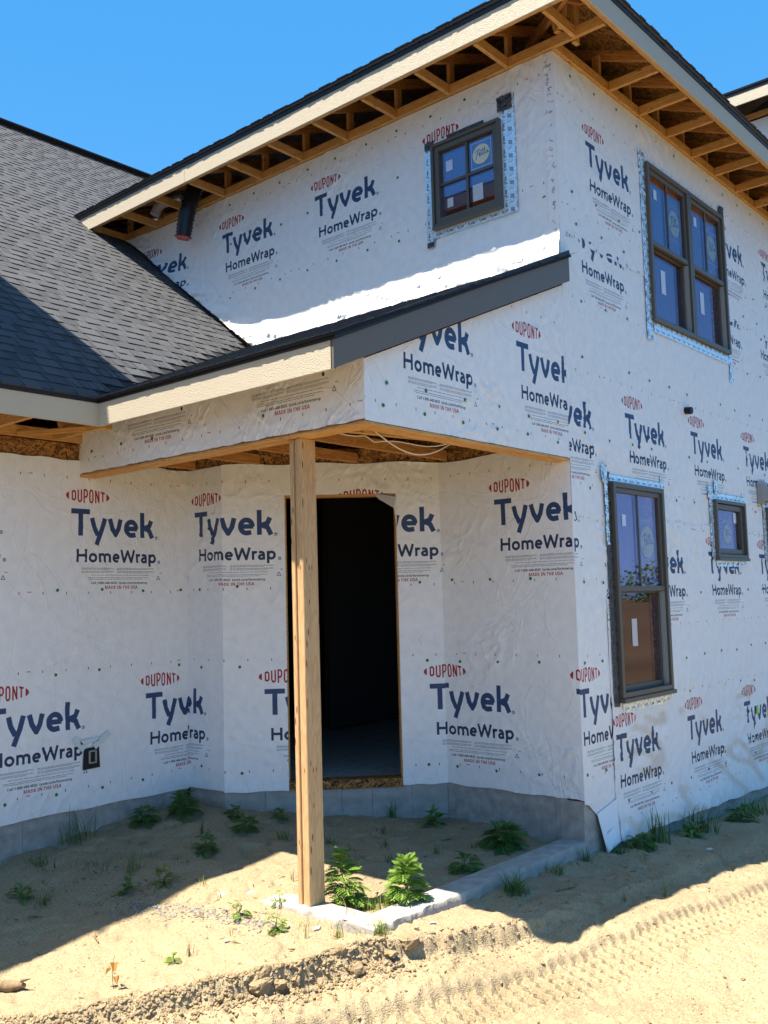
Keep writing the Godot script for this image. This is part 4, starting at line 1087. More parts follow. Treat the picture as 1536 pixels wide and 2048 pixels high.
func windows():
	var A := frame_of(Vector3.ZERO, RX); var B := frame_of(Vector3.ZERO, RZ)
	# small four-light window on wall A
	var w := unit(A, WIN_A); var r := Rect2(Vector2.ZERO, WIN_A.size)
	w.set_meta("label", "small four-pane window with a round yellow dealer label")
	var g := G.new(); ring(g, r, 0.027, -0.07, 0.055); part(w, "frame", g.mesh(), M.bronze)
	g = G.new(); ring(g, r.grow(-0.030), 0.048, -0.03, 0.035); part(w, "sash", g.mesh(), M.bronze)
	var i := r.grow(-0.078)
	pane(w, i.grow(0.004), 0.0); pane(w, i.grow(0.004), -0.014)
	bar(w, "grille_bar", i.get_center().x - 0.012, i.get_center().x + 0.012, i.position.y, i.end.y, 0.001, 0.016, M.bronze)
	bar(w, "grille_bar", i.position.x, i.get_center().x - 0.013, i.get_center().y - 0.010, i.get_center().y + 0.014, 0.001, 0.015, M.bronze)
	bar(w, "grille_bar", i.get_center().x + 0.013, i.end.x, i.get_center().y - 0.010, i.get_center().y + 0.014, 0.001, 0.015, M.bronze)
	bar(w, "sill_nosing", 0.0, r.size.x, -0.022, 0.0, -0.02, 0.062, M.bronze)
	sticker(w, "dealer_label", Rect2(i.get_center().x + 0.035, i.get_center().y + 0.03, 0.225, 0.255), -0.006, M.label)
	sticker(w, "paper_label", Rect2(i.position.x + 0.055, i.get_center().y + 0.115, 0.075, 0.10), -0.006, M.paper)
	sticker(w, "paper_label", Rect2(i.position.x + 0.060, i.position.y + 0.09, 0.065, 0.085), -0.006, M.paper)
	sticker(w, "paper_label", Rect2(i.get_center().x + 0.045, i.position.y + 0.06, 0.11, 0.15), -0.006, M.paper)
	tape(w, Rect2(-0.10, -0.125, 0.103, 0.96), 0.006, M.tape, 0.004, 1.0)
	tape(w, Rect2(r.size.x - 0.003, -0.085, 0.145, 1.06), 0.006, M.tape, 0.004, 2.0)
	tape(w, Rect2(r.size.x - 0.03, r.size.y + 0.06, 0.15, 0.135), 0.012, M.tape_dark, 0.02, 3.0)
	tape(w, Rect2(-0.09, r.size.y - 0.02, 0.10, 0.075), 0.012, M.tape_dark, 0.014, 4.0)
	tape(w, Rect2(0.17, r.size.y - 0.004, 0.40, 0.06), 0.010, M.tape_dark, 0.010, 5.0)
	tape(w, Rect2(-0.02, -0.085, 0.8, 0.068), 0.008, M.tape, 0.004, 6.0)
	tape(w, Rect2(-0.09, -0.16, 0.08, 0.05), 0.013, M.tape_dark, 0.012, 7.0)
	# a pair of hung windows upstairs on wall B
	w = unit(B, WIN_B); r = Rect2(Vector2.ZERO, WIN_B.size)
	w.set_meta("label", "wide paired double-hung window under the eave of the side wall")
	hung(w, Rect2(0, 0, r.size.x * 0.5 + 0.004, r.size.y)); hung(w, Rect2(r.size.x * 0.5 + 0.008, 0, r.size.x * 0.5 - 0.008, r.size.y))
	tape(w, Rect2(-0.11, -0.20, 0.112, 1.86), 0.008, M.tape, 0.012, 11.0)
	tape(w, Rect2(r.size.x - 0.002, -0.30, 0.085, 1.90), 0.008, M.tape, 0.012, 12.0)
	tape(w, Rect2(r.size.x - 0.06, r.size.y + 0.0, 0.12, 0.12), 0.014, M.tape_dark, 0.02, 13.0)
	tape(w, Rect2(0.05, -0.105, r.size.x - 0.05, 0.10), 0.007, M.tape, 0.006, 14.0)
	# tall hung window downstairs
	w = unit(B, WIN_C); r = Rect2(Vector2.ZERO, WIN_C.size)
	w.set_meta("label", "tall double-hung window beside the porch corner")
	hung(w, r)
	bar(w, "sill_nosing", -0.01, r.size.x + 0.01, -0.035, 0.0, -0.03, 0.065, M.bronze)
	tape(w, Rect2(-0.10, -0.06, 0.102, 1.98), 0.008, M.tape_dark, 0.012, 21.0)
	tape(w, Rect2(-0.115, r.size.y - 0.55, 0.05, 0.63), 0.016, M.tape, 0.012, 22.0)
	tape(w, Rect2(-0.16, r.size.y - 0.02, 0.10, 0.16), 0.014, M.tape, 0.02, 23.0)
	tape(w, Rect2(r.size.x - 0.002, -0.06, 0.05, 2.02), 0.008, M.tape, 0.008, 24.0)
	tape(w, Rect2(-0.02, r.size.y - 0.002, r.size.x + 0.05, 0.06), 0.008, M.tape, 0.008, 25.0)
	tape(w, Rect2(0.05, -0.12, r.size.x - 0.1, 0.085), 0.008, M.tape, 0.006, 26.0)
	# two small fixed ones further along
	for rr in [WIN_D, WIN_E]:
		w = unit(B, rr); r = Rect2(Vector2.ZERO, rr.size)
		g = G.new(); ring(g, r, 0.035, -0.07, 0.05); part(w, "frame", g.mesh(), M.bronze)
		g = G.new(); ring(g, r.grow(-0.04), 0.055, -0.04, 0.02); part(w, "sash", g.mesh(), M.bronze)
		i = r.grow(-0.09); pane(w, i, -0.008); pane(w, i, -0.022)
		sticker(w, "dealer_label", Rect2(i.get_center().x - 0.13, i.position.y + 0.02, 0.25, 0.29), -0.014, M.label_faint)
		sticker(w, "paper_label", Rect2(i.end.x - 0.13, i.end.y - 0.13, 0.08, 0.11), -0.014, M.paper)
		bar(w, "sill_nosing", -0.01, r.size.x + 0.01, -0.03, 0.0, -0.03, 0.06, M.bronze)
		tape(w, Rect2(-0.085, -0.05, 0.09, 0.72), 0.008, M.tape, 0.012, 31.0 + rr.position.x)
		tape(w, Rect2(r.size.x - 0.004, -0.05, 0.07, 0.76), 0.008, M.tape, 0.012, 32.0 + rr.position.x)
		tape(w, Rect2(-0.06, r.size.y - 0.004, r.size.x + 0.1, 0.075), 0.010, M.tape, 0.012, 33.0 + rr.position.x)
		tape(w, Rect2(0.04, r.size.y + 0.05, 0.10, 0.16), 0.016, M.tape, 0.018, 34.0 + rr.position.x)
		tape(w, Rect2(-0.13, r.size.y + 0.01, 0.08, 0.12), 0.016, M.tape, 0.018, 35.0 + rr.position.x)
		tape(w, Rect2(0.02, -0.09, r.size.x - 0.04, 0.06), 0.008, M.tape, 0.006, 36.0 + rr.position.x)

func openings_and_fittings():
	# rough opening of the entry: framing edges, OSB under the sill, the wrap slit and turned at its corner
	var S := frame_of(Vector3(KX, 0, KZ), SD)
	var d := node(house, "door_opening", S)
	for x in [DOOR.position.x - 0.0005, DOOR.end.x + 0.0005]: bar(d, "jamb_stud", x - 0.011, x + 0.011, 0.075, DOOR.end.y, -0.149, -0.010, M.wood)
	bar(d, "header", DOOR.position.x + 0.0108, DOOR.end.x - 0.0108, DOOR.end.y - 0.016, DOOR.end.y + 0.002, -0.149, -0.010, M.wood)
	var g := G.new(); g.box(Transform3D(Basis(), Vector3(DOOR.get_center().x, 0.035, -0.06)), Vector3(DOOR.size.x - 0.002, 0.075, 0.13), 0.002, Vector2(0.3, 0.1)); part(d, "sill_edge", g.mesh(), M.osb)
	var fl := G.new()
	var a := Vector3(DOOR.end.x - 0.20, DOOR.end.y + 0.004, 0.012); var b := Vector3(DOOR.end.x + 0.006, DOOR.end.y - 0.03, 0.012)
	fl.face([a, Vector3(DOOR.end.x - 0.155, DOOR.end.y - 0.05, 0.03), Vector3(DOOR.end.x - 0.02, DOOR.end.y - 0.135, 0.035), b], Color.WHITE, 0.3, Vector3(0, 0, 1))
	fl.face([b, Vector3(DOOR.end.x - 0.02, DOOR.end.y - 0.135, 0.035), Vector3(DOOR.end.x + 0.004, DOOR.end.y - 0.30, 0.010)], Color.WHITE, 0.3, Vector3(0, 0, 1))
	part(d, "wrap_flap", fl.mesh(), M.wrap_back)
	# outlet hole in the wing wall, black gasket and strips of tape
	var Lf := frame_of(Vector3(LX, 0, 0), RZ)
	var bx := node(house, "outlet_box", Lf * Transform3D(Basis(), Vector3(-2.358, 0.405, 0.012)))
	var q := G.new()
	q.face([Vector3(-0.085, -0.10, 0.004), Vector3(0.075, -0.095, 0.004), Vector3(0.065, 0.075, 0.004), Vector3(-0.075, 0.07, 0.004)], Color.WHITE, 1.0, Vector3(0, 0, 1)); part(bx, "gasket", q.mesh(), M.black)
	q = G.new(); ring(q, Rect2(-0.035, -0.055, 0.07, 0.105), 0.012, 0.005, 0.022); part(bx, "box_rim", q.mesh(), M.plastic)
	for t in [[-0.09, 0.08, 0.72, 0.14], [0.055, 0.10, -0.95, 0.18], [-0.02, 0.085, 0.08, 0.16]]:
		var n2 := node(bx, "tape_strip", Transform3D(Basis(Vector3(0, 0, 1), t[2]), Vector3(t[0], t[1], 0)))
		var tg := G.new(); tg.box(Transform3D(Basis(), Vector3(0, 0.045, 0.006)), Vector3(0.05 if t[2] != 0.08 else 0.17, t[3] if t[2] != 0.08 else 0.035, 0.003), 0.001, Vector2(t[0], 0.2))
		part(n2, "film", tg.mesh(), M.paper)
	# dryer hood and a stub of pipe on wall B
	var B := frame_of(Vector3.ZERO, RZ)
	var hd := node(house, "vent_hood", B * Transform3D(Basis(), Vector3(4.28, 2.72, 0.01)))
	bar(hd, "back_plate", -0.13, 0.13, -0.13, 0.14, 0.0, 0.018, M.plastic)
	g = G.new()
	var p := [Vector3(-0.1, 0.1, 0.018), Vector3(0.1, 0.1, 0.018), Vector3(0.1, -0.1, 0.018), Vector3(-0.1, -0.1, 0.018), Vector3(-0.08, 0.02, 0.15), Vector3(0.08, 0.02, 0.15), Vector3(0.085, -0.10, 0.17), Vector3(-0.085, -0.10, 0.17)]
	g.face([p[0], p[1], p[5], p[4]], Color.WHITE, 1.0, Vector3(0, 1, 0.5)); g.face([p[4], p[5], p[6], p[7]], Color.WHITE, 1.0, Vector3(0, 0, 1))
	g.face([p[0], p[4], p[7], p[3]], Color.WHITE, 1.0, Vector3(-1, 0, 0)); g.face([p[1], p[5], p[6], p[2]], Color.WHITE, 1.0, Vector3(1, 0, 0))
	part(hd, "cowl", g.mesh(), M.plastic)
	part(house, "pipe_stub", tube_mesh([B * Vector3(2.305, 3.425, -0.05), B * Vector3(2.305, 3.41, 0.075)], [0.036, 0.036], 14), M.black)
	q = G.new(); q.box(B * Transform3D(Basis(Vector3(0, 0, 1), 0.1), Vector3(3.72, 0.335, 0.022)), Vector3(0.055, 0.075, 0.004), 0.001); part(house, "green_tag", q.mesh(), M.green_tag)
	q = G.new()
	tube(q, [Vector3(-1.45, 1.31, 0.155), Vector3(-1.46, 1.27, 0.20), Vector3(-1.44, 1.22, 0.185)], [0.003, 0.003, 0.003], 5)
	part(house, "wire_end", q.mesh(), M.cable)
	# flexible insulated duct left hanging out of the eave
	var du := thing("flexible_duct", "black insulated flexible duct with pink lining hanging out of the upper eave", "duct", Vector3(-4.60, HS + 0.05, 0.27))
	var pts := []; var rad := []
	for k in 46:
		var f := k / 45.0
		pts.append(Vector3(0.05 - 0.12 * f, 0.16 - 0.62 * f, -0.10 * (1.0 - f) * (1.0 - f)))
		rad.append(0.086 + (0.009 if k % 3 == 0 else -0.003) + 0.008 * nz.get_noise_2d(k * 0.7, 3.0))
	part(du, "jacket", tube_mesh(pts, rad, 18, false), M.duct)
	var en: Vector3 = pts[45]; var dir: Vector3 = (pts[45] - pts[43]).normalized()
	var sx := dir.cross(Vector3(0, 0, 1)).normalized(); var sy := dir.cross(sx)
	g = G.new()
	for k in 20:
		var a0 := TAU * k / 20; var a1 := TAU * (k + 1) / 20
		var c0 := sx * cos(a0) + sy * sin(a0); var c1 := sx * cos(a1) + sy * sin(a1)
		var j0 := 0.006 * nz.get_noise_2d(k * 3.0, 1.0); var j1 := 0.006 * nz.get_noise_2d(((k + 1) % 20) * 3.0, 1.0)
		g.quad([en + c0 * 0.09 + dir * 0.004, en + c1 * 0.09 + dir * 0.004, en + c1 * 0.072 + dir * (0.026 + j1), en + c0 * 0.072 + dir * (0.026 + j0)], (dir + c0).normalized())
		g.quad([en + c0 * 0.072 + dir * (0.026 + j0), en + c1 * 0.072 + dir * (0.026 + j1), en + c1 * 0.05, en + c0 * 0.05], (dir - c0 * 0.6).normalized())
	part(du, "insulation", g.mesh(), M.pink)
	part(du, "liner", tube_mesh([en - dir * 0.25, en + dir * 0.004], [0.05, 0.05], 16, false), M.silver)
	pts = [Vector3(-0.42, 0.12, 0.0), Vector3(-0.36, 0.10, 0.02), Vector3(-0.30, 0.11, 0.0), Vector3(-0.2, 0.14, -0.08)]
	var pf := thing("pipe_fitting", "grey pipe elbow tucked among the rafters beside the hanging duct", "pipe", Vector3(-4.74, HS + 0.04, 0.2))
	part(pf, "elbow", tube_mesh([Vector3(-0.5, -0.02, 0.05), Vector3(-0.48, 0.06, 0.03), Vector3(-0.42, 0.11, 0.0), Vector3(-0.34, 0.12, -0.03)], [0.055, 0.055, 0.055, 0.055], 14), M.plastic)
	part(pf, "collar", tube_mesh([Vector3(-0.36, 0.12, -0.03), Vector3(-0.18, 0.14, -0.10)], [0.048, 0.05], 14), M.silver)

func interior():
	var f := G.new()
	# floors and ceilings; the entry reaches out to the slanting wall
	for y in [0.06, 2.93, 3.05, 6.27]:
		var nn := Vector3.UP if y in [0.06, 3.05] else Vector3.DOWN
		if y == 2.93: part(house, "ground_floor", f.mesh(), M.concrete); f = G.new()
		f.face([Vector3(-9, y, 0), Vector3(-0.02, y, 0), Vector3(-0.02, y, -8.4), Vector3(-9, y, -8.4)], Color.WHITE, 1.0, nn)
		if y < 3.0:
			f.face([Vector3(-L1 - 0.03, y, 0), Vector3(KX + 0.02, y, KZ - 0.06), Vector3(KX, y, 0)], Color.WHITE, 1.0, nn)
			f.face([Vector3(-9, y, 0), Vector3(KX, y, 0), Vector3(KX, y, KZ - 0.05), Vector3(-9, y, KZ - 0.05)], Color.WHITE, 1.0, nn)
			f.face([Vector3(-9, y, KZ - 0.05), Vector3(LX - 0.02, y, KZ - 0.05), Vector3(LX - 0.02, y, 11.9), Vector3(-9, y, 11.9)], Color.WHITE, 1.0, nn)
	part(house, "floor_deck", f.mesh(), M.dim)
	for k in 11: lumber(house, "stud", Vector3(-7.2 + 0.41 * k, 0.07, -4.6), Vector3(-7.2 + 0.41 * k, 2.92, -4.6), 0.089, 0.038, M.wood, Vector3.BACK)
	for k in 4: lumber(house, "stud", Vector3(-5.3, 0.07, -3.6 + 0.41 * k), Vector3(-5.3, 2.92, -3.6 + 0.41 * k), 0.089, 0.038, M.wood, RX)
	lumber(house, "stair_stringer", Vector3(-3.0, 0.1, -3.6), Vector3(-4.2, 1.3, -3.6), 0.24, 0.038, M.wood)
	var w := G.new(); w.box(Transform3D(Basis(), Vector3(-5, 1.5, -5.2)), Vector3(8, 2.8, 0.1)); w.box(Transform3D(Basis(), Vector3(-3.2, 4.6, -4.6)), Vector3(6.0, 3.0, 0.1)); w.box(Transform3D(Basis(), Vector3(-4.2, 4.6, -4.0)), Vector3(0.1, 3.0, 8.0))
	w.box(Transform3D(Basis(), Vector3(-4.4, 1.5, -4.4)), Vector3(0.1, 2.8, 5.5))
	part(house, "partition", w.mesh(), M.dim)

func far_trees():
	# a wood across the fields behind the photographer: it only shows as a dark band mirrored in the side windows
	var g := G.new(); var r := RandomNumberGenerator.new(); r.seed = 77
	for k in 2600:
		var a := r.randf_range(-1.45, 1.05)
		var c := Vector3(260.0 * cos(a), 0, 260.0 * sin(a)) + Vector3(r.randf_range(-8, 8), r.randf() * (4.5 + 3.5 * absf(sin(a * 23.0)) + 2.5 * absf(sin(a * 57.0))), r.randf_range(-8, 8))
		for j in 9:
			var p := c + Vector3(r.randfn(0, 1.6), r.randfn(0, 0.9), r.randfn(0, 1.6)); var u := Vector3(r.randfn(), r.randfn(), r.randfn()).normalized(); var v := u.cross(Vector3(0.3, 1, 0.2)).normalized()
			var f := r.randf_range(0.7, 1.1)
			g.face([p + u * 0.55, p + v * 0.55, p - u * 0.55, p - v * 0.55], Color(f, f, f))
	var o := MeshInstance3D.new(); o.name = "far_wood"; o.mesh = g.mesh(); o.material_override = M.leaf; add_child(o)
	o.set_meta("kind", "stuff"); o.set_meta("label", "far line of green woodland across the open ground"); o.set_meta("category", "trees")

# ---------------------------------------------------------------- ground
# spot heights read off the walls, the ledge and the edges of the shade: x, z, y
const SPOTS := [[-3.2, 1.4, -0.09], [-3.2, 2.27, -0.16], [-3.2, 3.13, -0.256], [-3.2, 4.2, -0.36], [-3.2, 6.0, -0.46], [-2.7, 1.45, -0.09], [-2.07, 0.75, -0.21], [-1.36, 0.1, -0.27], [-0.8, 0.05, -0.28], [-0.25, 0.2, -0.33],
	[-1.5, 1.2, -0.265], [-0.6, 1.2, -0.305], [-0.3, 2.0, -0.335], [-0.35, 0.7, -0.33], [-0.6, 2.55, -0.325], [-0.15, 2.6, -0.325], [-1.2, 2.4, -0.30], [-1.85, 2.3, -0.345], [-2.3, 2.0, -0.25], [-1.8, 1.84, -0.305], [-2.6, 2.6, -0.30], [-1.81, 3.16, -0.45], [-1.79, 3.9, -0.52], [-2.5, 3.5, -0.42],
	[-1.0, 2.75, -0.385], [-0.3, 2.75, -0.35], [0.2, 2.3, -0.345], [0.22, 1.8, -0.365], [0.15, 1.0, -0.385], [0.12, 0.3, -0.425], [0.55, 1.5, -0.42], [0.05, -0.25, -0.435], [0.05, -0.8, -0.47], [0.05, -2.1, -0.55], [0.05, -3.95, -0.60], [0.5, 0.0, -0.46], [0.6, -1.5, -0.545], [0.5, -3.0, -0.60],
	[-1.0, 3.6, -0.46], [-1.2, 4.4, -0.52], [-0.4, 3.2, -0.42], [0.6, 2.6, -0.435], [1.3, 1.5, -0.45], [1.5, 0.0, -0.48], [1.5, -2.0, -0.52], [2.5, 1.0, -0.44], [1.5, 3.5, -0.43], [0.3, 4.2, -0.46], [3.0, 3.0, -0.42], [3.0, -2.0, -0.5], [-0.5, 5.5, -0.5], [2.5, 5.5, -0.42]]
const BANK := [[5.2, -1.7], [4.7, -1.32], [4.2, -0.97], [3.65, -0.56], [3.25, -0.30], [2.9, -0.12], [2.5, 0.06], [2.12, 0.25], [1.65, 0.46], [1.0, 0.56], [0.4, 0.61], [-0.1, 0.66], [-0.8, 0.67], [-1.7, 0.68], [-4.5, 0.72]]
const TRACK := [[5.0, -0.35], [4.0, 0.0], [2.95, 0.50], [2.25, 0.85], [1.85, 0.96], [1.2, 1.12], [0.45, 1.24], [-0.47, 1.40], [-2.0, 1.62], [-4.5, 1.9]]
var h0 := PackedFloat32Array()
const HX := -5.0
const HZ := -6.0
const HN := 56
const HC := 0.25

func along(line: Array, z: float) -> float:
	for k in line.size() - 1:
		if z <= line[k][0] and z >= line[k + 1][0]:
			return lerpf(line[k][1], line[k + 1][1], (line[k][0] - z) / (line[k][0] - line[k + 1][0]))
	return line[0][1] if z > line[0][0] else line[-1][1]

func base_height(x: float, z: float) -> float:
	var s := 0.0; var w := 1e-5; s = -0.47 * w
	for p in SPOTS:
		var d: float = (p[0] - x) * (p[0] - x) + (p[1] - z) * (p[1] - z)
		var k := exp(-d / 0.16) + 0.02 * exp(-d / 1.6) + 0.0001 * exp(-d / 12.0)
		s += k * p[2]; w += k
	return s / w

func grid_height(x: float, z: float) -> float:
	var fx := clampf((x - HX) / HC, 0.0, HN - 1.001); var fz := clampf((z - HZ) / HC, 0.0, HN - 1.001)
	var i := int(fx); var j := int(fz); var a := fx - i; var b := fz - j
	var o := i * HN + j
	return lerpf(lerpf(h0[o], h0[o + 1], b), lerpf(h0[o + HN], h0[o + HN + 1], b), a)

func ground_at(x: float, z: float) -> float:
	return height(x, z, along(BANK, z), along(TRACK, z), true)

func height(x: float, z: float, xb: float, xc: float, fine: bool) -> float:
	var h := grid_height(x, z)
	h += nz.get_noise_2d(x * 1.7, z * 1.7) * 0.014
	if not fine: return h - 0.10 * sstep(0.0, 0.1, x - xb)
	var rag := nf.get_noise_2d(x * 6.0, z * 6.0)
	var d := (x - xb) * 0.84 + rag * 0.07
	var deep := (0.115 + 0.05 * exp(-pow((z - 2.95) / 0.35, 2.0))) * (1.0 if z > 1.9 else lerpf(0.42, 1.0, clampf((z - 1.2) / 0.7, 0.0, 1.0)))
	if z > 3.3: d = (d - 0.02) * lerpf(1.0, 0.4, clampf((z - 3.3) / 0.8, 0.0, 1.0))
	h -= deep * sstep(0.0, 0.055, d)
	h += 0.02 * exp(-pow((d + 0.07) / 0.09, 2.0)) * clampf(0.5 + rag * 1.5, 0.0, 1.0)
	var calm := 1.0 - 0.85 * sstep(0.24, 0.17, absf(x - xc) * 0.96)
	h += (nf.get_noise_2d(x * 7.0, z * 7.0) * 0.010 + nf.get_noise_2d(x * 22.0, z * 22.0) * 0.006) * calm
	# trodden sand: shallow prints and scuffs
	var sc := nz.get_noise_2d(x * 4.2 + 50.0, z * 4.2)
	h -= 0.022 * sstep(0.25, 0.7, sc) * calm
	if d > 0.0:
		var loose := sstep(0.0, 0.08, d) * (1.0 - sstep(0.25, 0.55, d) * 0.7)
		h += loose * ((0.45 - absf(nc.get_noise_2d(x * 8.0, z * 8.0) + 0.5)) * 0.075 + (0.5 - absf(nc.get_noise_2d(x * 21.0, z * 21.0) + 0.5)) * 0.03) * calm * sstep(1.9, 2.6, z)
	var t := (x - xc) * 0.96
	var at := absf(t)
	if at < 0.5:
		var inn := sstep(0.215, 0.165, at + rag * 0.02)
		h -= 0.034 * inn
		# tread: offset rows of pockets pressed by the lugs
		var row := floorf((t + 0.4) / 0.08)
		var s := z * 11.8 + (0.5 if int(row) % 2 == 0 else 0.0) + rag * 0.12 + t * 1.2
		var fs := absf(fposmod(s, 1.0) - 0.5) * 2.0; var ft := absf(fposmod((t + 0.4) / 0.08, 1.0) - 0.5) * 2.0
		h -= inn * 0.05 * sstep(0.66, 0.46, fs) * sstep(0.95, 0.7, ft) * clampf(0.8 + rag * 0.8, 0.35, 1.0)
		h += 0.014 * exp(-pow((at - 0.245) / 0.03, 2.0)) * clampf(0.55 + nf.get_noise_2d(x * 14.0, z * 14.0) * 1.8, 0.0, 1.3)
		h += 0.010 * exp(-pow((t + 0.34) / 0.03, 2.0)) * clampf(0.6 + nf.get_noise_2d(z * 16.0, x * 16.0) * 2.0, 0.0, 1.3)
	if t > 0.24: h += nf.get_noise_2d(x * 26.0, z * 26.0) * 0.014
	return h

func make_ground():
	h0.resize(HN * HN)
	for i in HN:
		for j in HN: h0[i * HN + j] = base_height(HX + i * HC, HZ + j * HC)
	# soften the cell edges of the coarse grid
	for pass_k in 2:
		var c := h0.duplicate()
		for i in range(1, HN - 1):
			for j in range(1, HN - 1):
				var o := i * HN + j
				h0[o] = c[o] * 0.5 + (c[o - 1] + c[o + 1] + c[o - HN] + c[o + HN]) * 0.125
	var xs := [-400.0, -150.0, -60.0, -30.0, -15.0, -9.0, -6.0, -4.5]; var zs := [-400.0, -150.0, -60.0, -30.0, -15.0, -10.0, -7.5, -6.0, -5.2]
	var x := -3.5
	while x < 2.75: xs.append(x); x += 0.0135
	for k in 8: xs.append(2.8 + 0.2 * k)
	xs += [5.0, 7.0, 10.0, 16.0, 30.0, 60.0, 150.0, 400.0]
	var z := -4.6
	while z < 4.75: zs.append(z); z += 0.0135 if z > -1.9 else 0.04
	for k in 8: zs.append(4.8 + 0.25 * k)
	zs += [7.5, 9.0, 12.0, 20.0, 40.0, 80.0, 150.0, 400.0]
	var W := xs.size(); var H := zs.size()
	var hh := PackedFloat32Array(); hh.resize(W * H)
	for j in H:
		var zz: float = zs[j]; var xb := along(BANK, zz); var xc := along(TRACK, zz)
		for i in W:
			var xx: float = xs[i]
			var fine := xx > -3.6 and xx < 2.8 and zz > -4.7 and zz < 4.8
			hh[i * H + j] = height(xx, zz, xb, xc, fine) if absf(xx) < 12.0 and absf(zz) < 14.0 else -0.5
	var g := G.new()
	g.v.resize(W * H); g.n.resize(W * H); g.t.resize(W * H); g.c.resize(W * H)
	for i in W:
		var i0 := maxi(i - 1, 0); var i1 := mini(i + 1, W - 1)
		for j in H:
			var j0 := maxi(j - 1, 0); var j1 := mini(j + 1, H - 1); var o := i * H + j
			var xx: float = xs[i]; var zz: float = zs[j]
			g.v[o] = Vector3(xx, hh[o], zz)
			g.n[o] = Vector3(-(hh[i1 * H + j] - hh[i0 * H + j]) / (xs[i1] - xs[i0]), 1.0, -(hh[i * H + j1] - hh[i * H + j0]) / (zs[j1] - zs[j0])).normalized()
			# damp and dry sand in patches
			var f := 0.98 + 0.12 * nz.get_noise_2d(xx * 0.9 + 7.0, zz * 0.9) + 0.08 * nf.get_noise_2d(xx * 3.0 + 9.0, zz * 3.0) + 0.07 * nf.get_noise_2d(xx * 12.0, zz * 12.0)
			var col := Color(f, f, f)
			# rough grass beyond the building site
			var rim := maxf(maxf(xx - 5.2, zz - 14.0), maxf(-16.0 - xx, -13.0 - zz))
			if rim > 0.0: col = Color(0.27, 0.27, 0.19) * (0.8 + 0.4 * nz.get_noise_2d(xx * 0.2, zz * 0.2)); col.a = 1.0
			g.c[o] = col
	g.ix.resize((W - 1) * (H - 1) * 6)
	var q := 0
	for i in W - 1:
		for j in H - 1:
			var a := i * H + j
			g.ix[q] = a; g.ix[q + 1] = a + H; g.ix[q + 2] = a + H + 1; g.ix[q + 3] = a; g.ix[q + 4] = a + H + 1; g.ix[q + 5] = a + 1; q += 6
	var o2 := MeshInstance3D.new(); o2.name = "ground"; o2.mesh = g.mesh(false); o2.material_override = M.sand; o2.set_meta("kind", "structure"); add_child(o2)

# ---------------------------------------------------------------- plants
func lobed_leaf(sd: int, l: float) -> ArrayMesh:
	# a twice-cut feathery leaf: narrow lobes in pairs along a midrib, each lobe cut again. stem at the origin, x outwards
	var r := RandomNumberGenerator.new(); r.seed = sd
	var g := G.new()
	var droop := r.randf_range(0.45, 0.75)
	var mid := func(t: float) -> Vector3: return Vector3(l * t * (1.0 - 0.12 * t), l * (0.25 * t - droop * t * t), 0.05 * l * sin(t * 3.0))
	var f0 := r.randf_range(0.85, 1.15)
	var sliver := func(b: Vector3, d: Vector3, ln: float, w: float, col: Color):
		var ac := d.cross(Vector3.UP).normalized() * w
		var m := b + d * ln * 0.5 + Vector3(0, 0.03 * ln, 0); var tip := b + d * ln - Vector3(0, 0.10 * ln, 0)
		g.face([b - ac * 0.35, m - ac, tip], col, 1.0, Vector3.UP); g.face([b - ac * 0.35, tip, m + ac], col, 1.0, Vector3.UP)
	var n := 6
	for k in n + 1:
		var t := 0.22 + 0.74 * k / n
		var wl := l * 0.46 * sin(PI * clampf(0.22 + t * 0.72, 0.0, 1.0)) + 0.05 * l
		var b: Vector3 = mid.call(t)
		var ax: Vector3 = (mid.call(t + 0.02) - mid.call(t - 0.02)).normalized()
		for sg in [-1.0, 1.0]:
			var col := Color(f0, f0, f0) * r.randf_range(0.85, 1.15); col.a = 1.0
			var dir := (ax * r.randf_range(0.65, 0.9) + Vector3(0, 0.06, sg * 0.9)).normalized()
			sliver.call(b, dir, wl, wl * 0.115, col)
			for j in 2:
				var bb := b + dir * wl * (0.30 + 0.26 * j)
				for s2 in [-1.0, 1.0]:
					sliver.call(bb, (dir + dir.cross(Vector3.UP) * s2 * 0.85 + Vector3(0, -0.08, 0)).normalized(), wl * (0.38 - 0.10 * j), wl * 0.065, col)
	sliver.call(mid.call(0.94), Vector3(0.9, -0.4, 0).normalized(), l * 0.22, l * 0.035, Color(f0, f0, f0))
	for k in 5:
		var a: Vector3 = mid.call(k / 5.0); var b: Vector3 = mid.call((k + 1) / 5.0)
		g.face([a + Vector3(0, 0, 0.014 * l), b + Vector3(0, 0, 0.03 * l), b - Vector3(0, 0, 0.03 * l), a - Vector3(0, 0, 0.014 * l)], Color(f0, f0, f0), 1.0, Vector3.UP)
	return g.mesh()

var leaf_kinds := []
var plain_kinds := []

func plain_leaf(sd: int) -> ArrayMesh:
	# a lance-shaped leaf folded along its rib and curling at the end
	var r := RandomNumberGenerator.new(); r.seed = sd
	var g := G.new(); var w := r.randf_range(0.11, 0.2); var cur := r.randf_range(0.3, 0.9)
	var prev := []
	for k in 7:
		var t := k / 6.0
		var c := Vector3(t, 0.3 * t - cur * t * t, 0.08 * sin(t * 4.0)); var hw := w * sin(PI * pow(t, 0.7)) + 0.012 * (1.0 - t)
		var row := [c + Vector3(0, 0.25 * hw, hw), c, c + Vector3(0, 0.25 * hw, -hw)]
		if k > 0:
			for j in 2: g.face([prev[j], prev[j + 1], row[j + 1], row[j]], Color.WHITE * r.randf_range(0.9, 1.1), 1.0, Vector3.UP)
		prev = row
	return g.mesh()


